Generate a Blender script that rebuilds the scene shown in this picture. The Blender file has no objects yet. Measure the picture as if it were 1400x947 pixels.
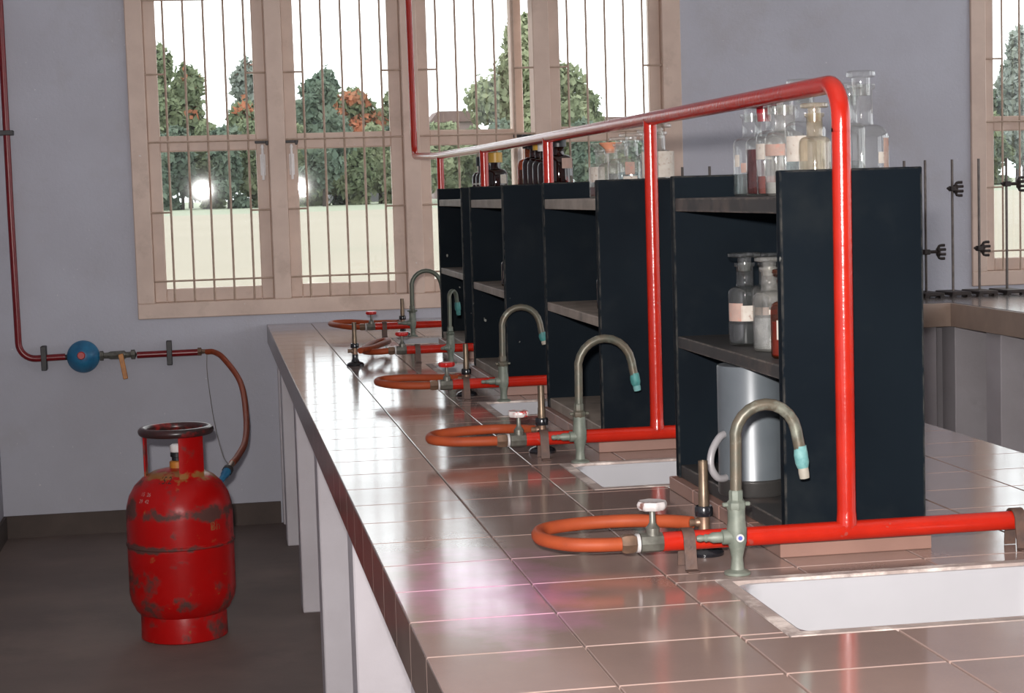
import bpy, bmesh, math, random
import numpy as np
from mathutils import Vector, Matrix
random.seed(7)
PI = math.pi
sc = bpy.context.scene
COL = sc.collection

# ------------------------------------------------------------------ camera
CAM = Vector((0.0, 0.0, 1.23))
yaw, pit, rol = 0.16188685, 0.0841642534, 0.0298874393
fwd = Vector((math.sin(yaw)*math.cos(pit), math.cos(yaw)*math.cos(pit), -math.sin(pit)))
rgt = Vector((math.cos(yaw), -math.sin(yaw), 0))
dwn = fwd.cross(rgt)
r2 = rgt*math.cos(rol) + dwn*math.sin(rol)
d2 = dwn*math.cos(rol) - rgt*math.sin(rol)
cam = bpy.data.objects.new('camera', bpy.data.cameras.new('camera'))
COL.objects.link(cam)
rot = Matrix((r2, -d2, -fwd)).transposed().to_4x4()
cam.matrix_world = Matrix.Translation(CAM) @ rot
cam.data.sensor_width = 36.0
cam.data.lens = 2500/1400*36.0
cam.data.clip_start = 0.02
cam.data.clip_end = 3000
sc.camera = cam

# ------------------------------------------------------------------ overcast sky
SKY = 3.4
wd = bpy.data.worlds.new('overcast_sky'); sc.world = wd; wd.use_nodes = True
bgn = wd.node_tree.nodes['Background']
bgn.inputs[0].default_value = (0.95, 0.97, 1.0, 1); bgn.inputs[1].default_value = SKY

# ------------------------------------------------------------------ the camera's flash
fl = bpy.data.lights.new('camera_flash', 'AREA'); fl.shape = 'RECTANGLE'
fl.size = 0.045; fl.size_y = 0.028; fl.energy = 122; fl.color = (1.0, 0.955, 0.93)
flo = bpy.data.objects.new('camera_flash', fl); COL.objects.link(flo)
flo.matrix_world = Matrix.Translation(CAM + Vector((-0.035, -0.02, 0.085))) @ rot

# ------------------------------------------------------------------ view
sc.view_settings.view_transform = 'Standard'
sc.view_settings.look = 'None'
sc.view_settings.exposure = 0.0
sc.view_settings.gamma = 1.0
sc.view_settings.use_curve_mapping = False

# ================================================================== materials
def nt(name):
    m = bpy.data.materials.new(name); m.use_nodes = True
    t = m.node_tree; t.nodes.clear()
    out = t.nodes.new('ShaderNodeOutputMaterial')
    return m, t, out
def N(t, typ, **kw):
    n = t.nodes.new(typ)
    for k, v in kw.items():
        if k.startswith('i_'):
            n.inputs[k[2:].replace('_', ' ')].default_value = v
        else: setattr(n, k, v)
    return n
def c4(c): return (c[0], c[1], c[2], 1.0)
def srgb(r, g, b):
    f = lambda v: (v/255/12.92 if v/255 <= 0.04045 else ((v/255+0.055)/1.055)**2.4)
    return (f(r), f(g), f(b))
def mix(t, a, b, fac):
    n = N(t, 'ShaderNodeMix', data_type='RGBA')
    for s, v in ((0, fac), (6, a), (7, b)):
        if hasattr(v, 'is_linked') or isinstance(v, bpy.types.NodeSocket): t.links.new(v, n.inputs[s])
        else: n.inputs[s].default_value = v if s == 0 else c4(v)
    return n.outputs[2]
def ramp(t, src, lo, hi, a=0.0, b=1.0):
    n = N(t, 'ShaderNodeMapRange'); n.inputs[1].default_value = lo; n.inputs[2].default_value = hi
    n.inputs[3].default_value = a; n.inputs[4].default_value = b
    t.links.new(src, n.inputs[0]); return n.outputs[0]
def math_n(t, op, a, b=None):
    n = N(t, 'ShaderNodeMath', operation=op)
    for i, v in enumerate((a, b)):
        if v is None: continue
        if isinstance(v, bpy.types.NodeSocket): t.links.new(v, n.inputs[i])
        else: n.inputs[i].default_value = v
    return n.outputs[0]
def noise(t, scale, detail=4, rough=0.55, coord='Object', stretch=None):
    if coord == 'World':
        src = N(t, 'ShaderNodeNewGeometry').outputs['Position']
    else:
        src = N(t, 'ShaderNodeTexCoord').outputs[coord]
    if stretch:
        mp = N(t, 'ShaderNodeMapping'); mp.inputs['Scale'].default_value = stretch
        t.links.new(src, mp.inputs[0]); src = mp.outputs[0]
    n = N(t, 'ShaderNodeTexNoise'); n.inputs['Scale'].default_value = scale
    n.inputs['Detail'].default_value = detail; n.inputs['Roughness'].default_value = rough
    t.links.new(src, n.inputs['Vector'])
    return n.outputs['Fac']
def pbr(name, a, b=None, rough=0.5, metal=0.0, scale=20, bump=0.0, bscale=None, lo=0.35, hi=0.65,
        coord='World', edge=None, specks=None, rand=0.0, spec=0.5, patch=None, rough2=None, coat=0.0):
    """a,b: the two tones; edge: worn colour on edges; specks: (colour, scale, threshold); patch likewise with soft edge"""
    m, t, out = nt(name)
    p = N(t, 'ShaderNodeBsdfPrincipled'); t.links.new(p.outputs[0], out.inputs[0])
    col = None
    if b is None: b = tuple(x*0.8 for x in a)
    f = noise(t, scale, coord=coord)
    fr = ramp(t, f, lo, hi)
    col = mix(t, a, b, fr)
    if rand:
        oi = N(t, 'ShaderNodeObjectInfo')
        rr = ramp(t, oi.outputs['Random'], 0, 1, 1-rand, 1+rand)
        vm = N(t, 'ShaderNodeVectorMath', operation='SCALE'); t.links.new(col, vm.inputs[0]); t.links.new(rr, vm.inputs['Scale'])
        col = vm.outputs[0]
    if patch:
        pc, ps, pl, ph = patch
        col = mix(t, col, pc, ramp(t, noise(t, ps, 6, 0.62, coord), pl, ph))
    if specks:
        scol, ss, th = specks
        col = mix(t, col, scol, ramp(t, noise(t, ss, 2, 0.5, coord), th, th+0.03))
    if edge:
        bv = N(t, 'ShaderNodeBevel', samples=4); bv.inputs[0].default_value = edge[1]
        ge = N(t, 'ShaderNodeNewGeometry')
        dp = N(t, 'ShaderNodeVectorMath', operation='DOT_PRODUCT')
        t.links.new(bv.outputs[0], dp.inputs[0]); t.links.new(ge.outputs['Normal'], dp.inputs[1])
        e = ramp(t, dp.outputs['Value'], 0.97, 0.86)
        e = math_n(t, 'MULTIPLY', e, ramp(t, noise(t, 60, 4, 0.6, coord), 0.38, 0.6))
        col = mix(t, col, edge[0], e)
    t.links.new(col, p.inputs['Base Color'])
    p.inputs['Roughness'].default_value = rough
    if rough2 is not None:
        t.links.new(ramp(t, noise(t, scale*1.7, 5, 0.6, coord), 0.3, 0.7, rough, rough2), p.inputs['Roughness'])
    p.inputs['Metallic'].default_value = metal
    p.inputs['Specular IOR Level'].default_value = spec
    p.inputs['Coat Weight'].default_value = coat
    if bump:
        bn = N(t, 'ShaderNodeBump'); bn.inputs['Strength'].default_value = bump; bn.inputs['Distance'].default_value = 0.004
        t.links.new(noise(t, bscale or scale*3, 6, 0.6, coord), bn.inputs['Height'])
        t.links.new(bn.outputs[0], p.inputs['Normal'])
    return m
def thin_glass(name, tint, haze=0.05, hazecol=(0.8, 0.82, 0.8), rough=0.03, f0=0.05, edgegain=0.75):
    m, t, out = nt(name)
    tr = N(t, 'ShaderNodeBsdfTransparent'); tr.inputs[0].default_value = c4(tint)
    gl = N(t, 'ShaderNodeBsdfGlossy'); gl.inputs['Roughness'].default_value = rough
    di = N(t, 'ShaderNodeBsdfDiffuse'); di.inputs[0].default_value = c4(hazecol)
    lw = N(t, 'ShaderNodeLayerWeight'); lw.inputs[0].default_value = 0.35
    fac = ramp(t, math_n(t, 'POWER', lw.outputs['Facing'], 2.2), 0, 1, f0, edgegain)
    m1 = N(t, 'ShaderNodeMixShader'); m1.inputs[0].default_value = haze
    if haze > 0:
        hz = ramp(t, noise(t, 45, 4, 0.6, 'World'), 0.3, 0.75, haze*0.4, haze*1.7)
        t.links.new(hz, m1.inputs[0])
    t.links.new(tr.outputs[0], m1.inputs[1]); t.links.new(di.outputs[0], m1.inputs[2])
    m2 = N(t, 'ShaderNodeMixShader'); t.links.new(fac, m2.inputs[0])
    t.links.new(m1.outputs[0], m2.inputs[1]); t.links.new(gl.outputs[0], m2.inputs[2])
    t.links.new(m2.outputs[0], out.inputs[0])
    return m
def leafmat(name, a, b, scale=0.5):
    m, t, out = nt(name)
    di = N(t, 'ShaderNodeBsdfDiffuse'); tl = N(t, 'ShaderNodeBsdfTranslucent')
    col = mix(t, a, b, ramp(t, noise(t, scale, 4, 0.7, 'World'), 0.35, 0.65))
    t.links.new(col, di.inputs[0]); t.links.new(col, tl.inputs[0])
    mx = N(t, 'ShaderNodeMixShader'); mx.inputs[0].default_value = 0.35
    t.links.new(di.outputs[0], mx.inputs[1]); t.links.new(tl.outputs[0], mx.inputs[2])
    t.links.new(mx.outputs[0], out.inputs[0])
    return m

MT = {}
MT['wall'] = pbr('wall_plaster', (0.465, 0.468, 0.525), (0.425, 0.422, 0.47), 0.85, scale=3.0, bump=0.25, bscale=90,
                 specks=((0.62, 0.61, 0.62), 70, 0.745), patch=((0.39, 0.37, 0.385), 2.1, 0.56, 0.8))
MT['ceiling'] = pbr('ceiling_paint', (0.72, 0.71, 0.70), (0.68, 0.67, 0.66), 0.9, scale=3)
MT['floor'] = pbr('cement_floor', (0.185, 0.138, 0.118), (0.135, 0.10, 0.087), 0.7, scale=2.2, bump=0.15, bscale=60,
                  patch=((0.22, 0.165, 0.14), 1.3, 0.55, 0.75), specks=((0.2, 0.16, 0.12), 55, 0.76))
MT['skirt'] = pbr('cement_skirting', (0.098, 0.074, 0.064), (0.072, 0.055, 0.048), 0.9, scale=6)
MT['frame'] = pbr('cream_window_paint', (0.62, 0.475, 0.395), (0.55, 0.415, 0.345), 0.5, scale=9, bump=0.08, bscale=40,
                  patch=((0.45, 0.335, 0.27), 7, 0.57, 0.75), specks=((0.62, 0.56, 0.52), 60, 0.74))
MT['bar'] = pbr('painted_iron_bar', (0.46, 0.34, 0.265), (0.36, 0.26, 0.195), 0.55, scale=40)
MT['latch'] = pbr('black_iron', (0.02, 0.02, 0.022), (0.035, 0.03, 0.03), 0.5, scale=60)
MT['bolt'] = pbr('pale_metal_bolt', (0.85, 0.83, 0.83), (0.78, 0.76, 0.75), 0.5, scale=60)
MT['pane'] = thin_glass('window_glass', (0.95, 0.97, 0.965), 0.008, rough=0.02, f0=0.055, edgegain=0.8)
# tiles with a soft pink patch in the base colour near the front edge
def tile_mat():
    m, t, out = nt('glazed_brown_tile')
    p = N(t, 'ShaderNodeBsdfPrincipled'); t.links.new(p.outputs[0], out.inputs[0])
    col = mix(t, (0.268, 0.187, 0.160), (0.232, 0.163, 0.142), ramp(t, noise(t, 7, 4, 0.6, 'World'), 0.3, 0.7))
    col = mix(t, col, (0.28, 0.185, 0.152), ramp(t, noise(t, 300, 2, 0.5, 'World'), 0.5, 0.75, 0, 0.6))
    oi = N(t, 'ShaderNodeObjectInfo')
    vm = N(t, 'ShaderNodeVectorMath', operation='SCALE'); t.links.new(col, vm.inputs[0])
    t.links.new(ramp(t, oi.outputs['Random'], 0, 1, 0.92, 1.08), vm.inputs['Scale'])
    col = vm.outputs[0]
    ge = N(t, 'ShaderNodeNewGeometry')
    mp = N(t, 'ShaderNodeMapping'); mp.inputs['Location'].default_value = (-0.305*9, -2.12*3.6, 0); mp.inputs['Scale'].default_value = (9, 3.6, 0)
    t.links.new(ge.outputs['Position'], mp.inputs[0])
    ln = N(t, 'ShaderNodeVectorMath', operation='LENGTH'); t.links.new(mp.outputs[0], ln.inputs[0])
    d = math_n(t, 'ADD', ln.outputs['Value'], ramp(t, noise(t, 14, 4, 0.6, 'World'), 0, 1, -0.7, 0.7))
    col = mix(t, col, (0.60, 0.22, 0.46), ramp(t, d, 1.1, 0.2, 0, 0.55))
    t.links.new(col, p.inputs['Base Color'])
    t.links.new(ramp(t, noise(t, 9, 5, 0.6, 'World'), 0.3, 0.7, 0.10, 0.145), p.inputs['Roughness'])
    p.inputs['Specular IOR Level'].default_value = 0.8
    bn = N(t, 'ShaderNodeBump'); bn.inputs['Strength'].default_value = 0.05; bn.inputs['Distance'].default_value = 0.002
    t.links.new(noise(t, 22, 3, 0.5, 'World'), bn.inputs['Height']); t.links.new(bn.outputs[0], p.inputs['Normal'])
    return m
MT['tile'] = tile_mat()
MT['edge_tile'] = pbr('dark_edge_tile', (0.150, 0.108, 0.092), (0.105, 0.076, 0.066), 0.22, scale=16, rand=0.14)
MT['plinth'] = pbr('pink_brown_tile', (0.24, 0.135, 0.105), (0.205, 0.115, 0.09), 0.4, scale=12, rand=0.06)
MT['grout'] = pbr('grout', (0.29, 0.22, 0.193), (0.235, 0.178, 0.156), 0.7, scale=30)
MT['mortar'] = pbr('cement_mortar', (0.34, 0.27, 0.24), (0.25, 0.20, 0.18), 0.75, scale=40, bump=0.3, bscale=120,
                   patch=((0.60, 0.52, 0.47), 14, 0.5, 0.62))
MT['leg'] = pbr('lime_washed_masonry', (0.56, 0.525, 0.55), (0.50, 0.465, 0.485), 0.85, scale=5, bump=0.25, bscale=60,
                patch=((0.42, 0.39, 0.405), 6, 0.6, 0.8))
MT['sink'] = pbr('white_glazed_ceramic', (0.34, 0.333, 0.345), (0.32, 0.314, 0.325), 0.25, scale=8)
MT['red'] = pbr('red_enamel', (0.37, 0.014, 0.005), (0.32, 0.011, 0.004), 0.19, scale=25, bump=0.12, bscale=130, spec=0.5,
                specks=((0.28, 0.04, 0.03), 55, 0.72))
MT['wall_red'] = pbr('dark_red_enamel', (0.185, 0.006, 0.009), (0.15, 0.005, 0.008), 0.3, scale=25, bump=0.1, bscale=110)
MT['black'] = pbr('blue_black_paint', (0.0046, 0.0078, 0.0112), (0.0032, 0.0056, 0.0085), 0.55, scale=5, bump=0.08, bscale=25, rough2=0.7,
                  patch=((0.010, 0.013, 0.015), 6, 0.56, 0.78), specks=((0.22, 0.22, 0.20), 42, 0.757), edge=((0.11, 0.10, 0.085), 0.0035), spec=0.05)
MT['shelf'] = pbr('worn_shelf_edge', (0.27, 0.222, 0.18), (0.17, 0.14, 0.115), 0.6, scale=14,
                  patch=((0.09, 0.078, 0.068), 9, 0.6, 0.72), edge=((0.42, 0.34, 0.28), 0.003))
MT['shelf_dark'] = pbr('dark_worn_shelf', (0.026, 0.023, 0.0215), (0.017, 0.0155, 0.015), 0.6, scale=14,
                       patch=((0.07, 0.052, 0.043), 8, 0.56, 0.7), edge=((0.26, 0.21, 0.17), 0.003))
MT['rust'] = pbr('rusty_steel', (0.095, 0.052, 0.037), (0.058, 0.036, 0.03), 0.65, metal=0.2, scale=60, bump=0.2)
MT['grey_metal'] = pbr('tarnished_metal', (0.17, 0.17, 0.145), (0.10, 0.095, 0.08), 0.42, metal=0.5, scale=60)
MT['brass'] = pbr('tarnished_brass', (0.22, 0.135, 0.09), (0.15, 0.095, 0.065), 0.45, metal=0.6, scale=80)
MT['burner_tube'] = pbr('brown_burner_tube', (0.16, 0.115, 0.075), (0.105, 0.078, 0.055), 0.4, metal=0.65, scale=50)
MT['gloss_black'] = pbr('gloss_black_enamel', (0.012, 0.012, 0.014), (0.008, 0.008, 0.01), 0.2, scale=30)
MT['hose'] = pbr('orange_rubber', (0.275, 0.051, 0.0155), (0.235, 0.042, 0.014), 0.55, scale=30, patch=((0.16, 0.04, 0.02), 30, 0.66, 0.8), spec=0.2)
MT['hose_dark'] = pbr('brick_red_rubber', (0.34, 0.062, 0.026), (0.26, 0.045, 0.02), 0.5, scale=30, patch=((0.13, 0.035, 0.02), 30, 0.66, 0.8))
MT['verdigris'] = pbr('green_grey_brass', (0.150, 0.165, 0.135), (0.105, 0.122, 0.098), 0.55, metal=0.2, scale=50, patch=((0.20, 0.21, 0.175), 30, 0.52, 0.7))
MT['neck'] = pbr('brown_green_pipe', (0.105, 0.085, 0.06), (0.075, 0.078, 0.06), 0.42, metal=0.35, scale=45, patch=((0.20, 0.21, 0.17), 30, 0.55, 0.7))
MT['neck_green'] = pbr('dark_green_pipe', (0.075, 0.095, 0.075), (0.10, 0.10, 0.075), 0.42, metal=0.35, scale=45)
MT['turq'] = pbr('turquoise_verdigris', (0.15, 0.30, 0.29), (0.07, 0.20, 0.20), 0.7, scale=70, bump=0.3)
MT['turq_dark'] = pbr('teal_verdigris', (0.045, 0.20, 0.185), (0.03, 0.13, 0.125), 0.6, scale=70)
MT['tip'] = pbr('pale_tip', (0.30, 0.27, 0.22), (0.25, 0.23, 0.19), 0.6, scale=70)
MT['white_wheel'] = pbr('chipped_white_wheel', (0.42, 0.39, 0.385), (0.37, 0.345, 0.335), 0.4, scale=60, patch=((0.17, 0.085, 0.07), 70, 0.56, 0.62))
MT['red_wheel'] = pbr('red_wheel_paint', (0.44, 0.014, 0.012), (0.38, 0.012, 0.01), 0.3, scale=60)
MT['half_wheel'] = pbr('chipped_red_wheel', (0.44, 0.014, 0.012), (0.38, 0.012, 0.01), 0.3, scale=60, patch=((0.5, 0.46, 0.44), 38, 0.47, 0.5))
MT['white_paint'] = pbr('white_ring', (0.45, 0.43, 0.42), None, 0.4)
MT['blue_dot'] = pbr('blue_enamel', (0.08, 0.10, 0.35), None, 0.3)
MT['cyan_blue'] = pbr('regulator_blue', (0.020, 0.16, 0.30), (0.015, 0.11, 0.23), 0.4, scale=30, patch=((0.03, 0.05, 0.06), 25, 0.62, 0.75))
MT['orange_lever'] = pbr('orange_lever_paint', (0.55, 0.21, 0.03), (0.4, 0.15, 0.03), 0.45, scale=60)
MT['wire'] = pbr('thin_wire', (0.22, 0.20, 0.18), None, 0.5)
MT['alu'] = pbr('dull_aluminium', (0.088, 0.101, 0.110), (0.076, 0.087, 0.096), 0.30, metal=0.1, scale=18, rough2=0.36)
MT['alu_dark'] = pbr('dull_aluminium_foot', (0.055, 0.052, 0.05), (0.042, 0.04, 0.038), 0.33, metal=0.4, scale=18)
MT['plastic_tube'] = pbr('milky_plastic', (0.27, 0.255, 0.26), (0.23, 0.22, 0.225), 0.4, scale=30)
MT['glass'] = thin_glass('clear_bottle_glass', (0.955, 0.965, 0.955), 0.03, (0.5, 0.5, 0.47))
MT['glass_dusty'] = thin_glass('dusty_bottle_glass', (0.93, 0.93, 0.91), 0.13, (0.45, 0.44, 0.41))
MT['glass_tan'] = thin_glass('tan_stained_glass', (0.90, 0.86, 0.78), 0.20, (0.42, 0.36, 0.27))
MT['amber'] = thin_glass('amber_glass', (0.17, 0.035, 0.012), 0.015, (0.25, 0.08, 0.04), f0=0.06, edgegain=0.55)
MT['amber_light'] = thin_glass('amber_glass_light', (0.55, 0.19, 0.05), 0.05, (0.4, 0.15, 0.05), f0=0.05, edgegain=0.5)
MT['label'] = pbr('paper_label', (0.42, 0.385, 0.34), (0.36, 0.32, 0.275), 0.8, scale=70, patch=((0.24, 0.17, 0.14), 140, 0.6, 0.66))
MT['label_pink'] = pbr('pinkish_label', (0.32, 0.22, 0.18), (0.27, 0.185, 0.155), 0.8, scale=70, patch=((0.35, 0.18, 0.14), 110, 0.58, 0.66))
MT['cap_black'] = pbr('black_cap', (0.014, 0.016, 0.019), None, 0.4)
MT['cap_yellow'] = pbr('yellow_cap', (0.48, 0.28, 0.04), None, 0.4)
MT['cap_white'] = pbr('white_cap', (0.68, 0.66, 0.64), None, 0.4)
MT['cork_orange'] = pbr('orange_stopper', (0.62, 0.26, 0.15), (0.5, 0.2, 0.12), 0.5)
MT['stop_red'] = pbr('red_stopper', (0.32, 0.012, 0.02), None, 0.2)
def liquid(name, a, rough=0.08): return pbr(name, a, tuple(x*0.75 for x in a), rough, scale=40)
MT['liq_red'] = liquid('dark_red_liquid', (0.055, 0.002, 0.003))
MT['liq_rust'] = liquid('rust_liquid', (0.20, 0.055, 0.045))
MT['liq_amber'] = liquid('orange_red_liquid', (0.34, 0.022, 0.006))
MT['liq_clear'] = thin_glass('clear_liquid', (0.80, 0.84, 0.84), 0.10, (0.35, 0.37, 0.37))
MT['liq_milky'] = thin_glass('milky_liquid', (0.72, 0.74, 0.73), 0.35, (0.33, 0.34, 0.34))
MT['liq_dark'] = liquid('black_liquid', (0.018, 0.02, 0.022))
MT['powder'] = pbr('pale_powder', (0.30, 0.30, 0.285), (0.25, 0.25, 0.24), 0.9, scale=60)
MT['ring_grey'] = pbr('worn_red_ring', (0.055, 0.018, 0.018), (0.028, 0.020, 0.02), 0.3, scale=14, patch=((0.26, 0.02, 0.018), 16, 0.55, 0.66))
MT['wb_top'] = pbr('grey_worktop', (0.20, 0.17, 0.16), (0.15, 0.13, 0.125), 0.18, scale=6)
MT['wb_edge'] = pbr('tan_edge', (0.40, 0.295, 0.235), (0.34, 0.25, 0.20), 0.45, scale=8)
MT['stand'] = pbr('dark_iron_stand', (0.045, 0.031, 0.027), (0.025, 0.019, 0.018), 0.55, metal=0.2, scale=40)
MT['rod'] = pbr('steel_rod', (0.11, 0.09, 0.08), (0.065, 0.052, 0.047), 0.45, metal=0.4, scale=40)
MT['field'] = pbr('dry_pale_field', (0.265, 0.230, 0.172), (0.242, 0.208, 0.153), 1.0, scale=0.06, coord='World', patch=((0.225, 0.215, 0.155), 0.03, 0.55, 0.75))
MT['grass'] = pbr('far_green_grass', (0.19, 0.215, 0.14), (0.22, 0.23, 0.165), 1.0, scale=0.05, coord='World')
MT['leaf_mid'] = leafmat('mid_green_leaves', (0.17, 0.21, 0.125), (0.26, 0.285, 0.17))  # leaf tones below are lightened: outdoor haze put into the colour
MT['leaf_dark'] = leafmat('dark_green_leaves', (0.125, 0.17, 0.13), (0.18, 0.215, 0.16))
MT['leaf_pale'] = leafmat('pale_green_leaves', (0.235, 0.27, 0.165), (0.32, 0.34, 0.21))
MT['leaf_haze'] = leafmat('grey_green_leaves', (0.25, 0.285, 0.25), (0.32, 0.34, 0.29))
MT['flower'] = leafmat('orange_flame_blossom', (0.46, 0.16, 0.085), (0.36, 0.19, 0.115))
MT['trunk'] = pbr('bark', (0.06, 0.045, 0.035), (0.04, 0.03, 0.025), 0.9, scale=1.5)
MT['house'] = pbr('faded_pink_wall', (0.23, 0.17, 0.155), (0.2, 0.15, 0.14), 0.9, scale=0.4)
MT['house_grey'] = pbr('grey_house_wall', (0.17, 0.165, 0.17), (0.145, 0.14, 0.145), 0.9, scale=0.4)
MT['roof'] = pbr('brown_roof', (0.17, 0.11, 0.095), (0.13, 0.085, 0.075), 0.9, scale=0.6)
MT['house_window'] = pbr('dark_opening', (0.05, 0.055, 0.06), None, 0.5)
def cylinder_mat():
    m, t, out = nt('worn_red_cylinder_paint')
    p = N(t, 'ShaderNodeBsdfPrincipled'); t.links.new(p.outputs[0], out.inputs[0])
    col = mix(t, (0.42, 0.004, 0.004), (0.36, 0.004, 0.004), ramp(t, noise(t, 9, 5, 0.6), 0.3, 0.7))
    tc = N(t, 'ShaderNodeTexCoord'); sx = N(t, 'ShaderNodeSeparateXYZ'); t.links.new(tc.outputs['Object'], sx.inputs[0])
    z = sx.outputs['Z']
    def band(zc, hw, k):
        dz = math_n(t, 'ABSOLUTE', math_n(t, 'SUBTRACT', z, zc))
        return math_n(t, 'MULTIPLY', ramp(t, dz, hw, 0.0), k)
    n1 = noise(t, 14, 6, 0.62)
    wear = math_n(t, 'ADD', n1, band(0.365, 0.030, 0.20))
    wear = math_n(t, 'ADD', wear, band(0.272, 0.016, 0.22))
    wear = math_n(t, 'ADD', wear, band(0.11, 0.12, 0.06))
    col = mix(t, col, (0.062, 0.042, 0.036), ramp(t, wear, 0.575, 0.68, 0, 0.9))
    col = mix(t, col, (0.30, 0.13, 0.04), ramp(t, math_n(t, 'ADD', noise(t, 30, 4, 0.6), band(0.468, 0.022, 0.34)), 0.66, 0.76))
    t.links.new(col, p.inputs['Base Color'])
    p.inputs['Roughness'].default_value = 0.33; p.inputs['Specular IOR Level'].default_value = 0.28
    t.links.new(ramp(t, wear, 0.55, 0.7, 0.30, 0.6), p.inputs['Roughness'])
    bn = N(t, 'ShaderNodeBump'); bn.inputs['Strength'].default_value = 0.15; bn.inputs['Distance'].default_value = 0.004
    t.links.new(noise(t, 20, 4, 0.6), bn.inputs['Height']); t.links.new(bn.outputs[0], p.inputs['Normal'])
    return m
MT['cyl'] = cylinder_mat()
MT['ink_black'] = pbr('stencil_black', (0.03, 0.025, 0.02), None, 0.6)
MT['ink_pale'] = pbr('stencil_pale', (0.42, 0.24, 0.22), None, 0.6)
MT['ink_ochre'] = pbr('stencil_ochre', (0.30, 0.10, 0.03), (0.25, 0.03, 0.015), 0.6, scale=60)

# ================================================================== mesh helpers
class MB:
    def __init__(self): self.v = []; self.f = []
    def add(self, vs, fs):
        o = len(self.v); self.v += [tuple(x) for x in vs]; self.f += [tuple(i+o for i in q) for q in fs]; return self
    def box(self, x0, x1, y0, y1, z0, z1, bev=0.0):
        if bev <= 0:
            v = [(x, y, z) for z in (z0, z1) for y in (y0, y1) for x in (x0, x1)]
            f = [(0, 2, 3, 1), (4, 5, 7, 6), (0, 1, 5, 4), (2, 6, 7, 3), (0, 4, 6, 2), (1, 3, 7, 5)]
            return self.add(v, f)
        bm = bmesh.new(); bmesh.ops.create_cube(bm, size=1.0)
        for q in bm.verts:
            q.co = Vector(((x0+x1)/2+q.co.x*(x1-x0), (y0+y1)/2+q.co.y*(y1-y0), (z0+z1)/2+q.co.z*(z1-z0)))
        bmesh.ops.bevel(bm, geom=bm.edges[:], offset=bev, segments=1, affect='EDGES', clamp_overlap=True)
        bm.verts.index_update()
        self.add([q.co[:] for q in bm.verts], [[w.index for w in q.verts] for q in bm.faces]); bm.free()
        return self
    def prism(self, pts, axis, a, b):
        """closed polygon pts (2-D) extruded along axis from a to b; the 2-D axes are the other two in xyz order"""
        n = len(pts)
        def mk(p, w):
            q = list(p); q.insert(axis, w); return tuple(q)
        v = [mk(p, a) for p in pts] + [mk(p, b) for p in pts]
        f = [(i, (i+1) % n, n+(i+1) % n, n+i) for i in range(n)] + [tuple(range(n-1, -1, -1)), tuple(range(n, 2*n))]
        return self.add(v, f)
    def lathe(self, prof, n=24, c=(0, 0, 0), axis=2):
        """prof: list of (r, h); open ends are closed where r is 0"""
        v = []; f = []; rings = []
        for r, h in prof:
            if r <= 1e-6:
                rings.append([len(v)]); v.append((0, 0, h))
            else:
                rings.append(list(range(len(v), len(v)+n)))
                v += [(r*math.cos(2*PI*i/n), r*math.sin(2*PI*i/n), h) for i in range(n)]
        for a, b in zip(rings[:-1], rings[1:]):
            for i in range(n):
                j = (i+1) % n
                if len(a) == 1 and len(b) == 1: break
                if len(a) == 1: f.append((a[0], b[j], b[i]))
                elif len(b) == 1: f.append((a[i], a[j], b[0]))
                else: f.append((a[i], a[j], b[j], b[i]))
        if axis == 0: v = [(z, x, y) for x, y, z in v]
        elif axis == 1: v = [(y, z, x) for x, y, z in v]
        return self.add([(x+c[0], y+c[1], z+c[2]) for x, y, z in v], f)
    def tube(self, path, r, n=10, closed=False, caps=True):
        P = [Vector(p) for p in path]; m = len(P)
        R = r if isinstance(r, (list, tuple)) else [r]*m
        T = []
        for i in range(m):
            if closed: d = P[(i+1) % m]-P[i-1]
            else: d = P[min(i+1, m-1)]-P[max(i-1, 0)]
            T.append(d.normalized())
        up = Vector((0, 0, 1)) if abs(T[0].z) < 0.9 else Vector((0, 1, 0))
        u = (up-T[0]*up.dot(T[0])).normalized(); v = []; f = []
        for i in range(m):
            u = (u-T[i]*u.dot(T[i]));
            u = u.normalized() if u.length > 1e-6 else T[i].orthogonal().normalized()
            w = T[i].cross(u)
            v += [tuple(P[i]+(u*math.cos(2*PI*k/n)+w*math.sin(2*PI*k/n))*R[i]) for k in range(n)]
        for i in range(m if closed else m-1):
            a = i*n; b = ((i+1) % m)*n
            f += [(a+k, a+(k+1) % n, b+(k+1) % n, b+k) for k in range(n)]
        if caps and not closed:
            f.append(tuple(range(n-1, -1, -1))); f.append(tuple(range((m-1)*n, m*n)))
        return self.add(v, f)
    def xf(self, M):
        self.v = [tuple(M @ Vector(p)) for p in self.v]; return self
    def mesh(self, name, mat, smooth=True, angle=38):
        me = bpy.data.meshes.new(name); me.from_pydata(self.v, [], self.f); me.update()
        bm = bmesh.new(); bm.from_mesh(me); bmesh.ops.recalc_face_normals(bm, faces=bm.faces[:]); bm.to_mesh(me); bm.free()
        me.materials.append(MT[mat] if isinstance(mat, str) else mat)
        if smooth:
            me.polygons.foreach_set('use_smooth', [True]*len(me.polygons))
            me.set_sharp_from_angle(angle=math.radians(angle))
        return me
    def build(self, name, mat, parent=None, smooth=True, angle=38, loc=None):
        return link(name, self.mesh(name, mat, smooth, angle), parent, loc)
def link(name, me, parent=None, loc=None, rotz=0):
    o = bpy.data.objects.new(name, me); COL.objects.link(o)
    if parent is not None: o.parent = parent
    if loc is not None: o.location = loc
    if rotz: o.rotation_euler.z = rotz
    return o
def tag(o, label=None, cat=None, group=None, kind=None):
    if label: o['label'] = label
    if cat: o['category'] = cat
    if group: o['group'] = group
    if kind: o['kind'] = kind
    return o
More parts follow.
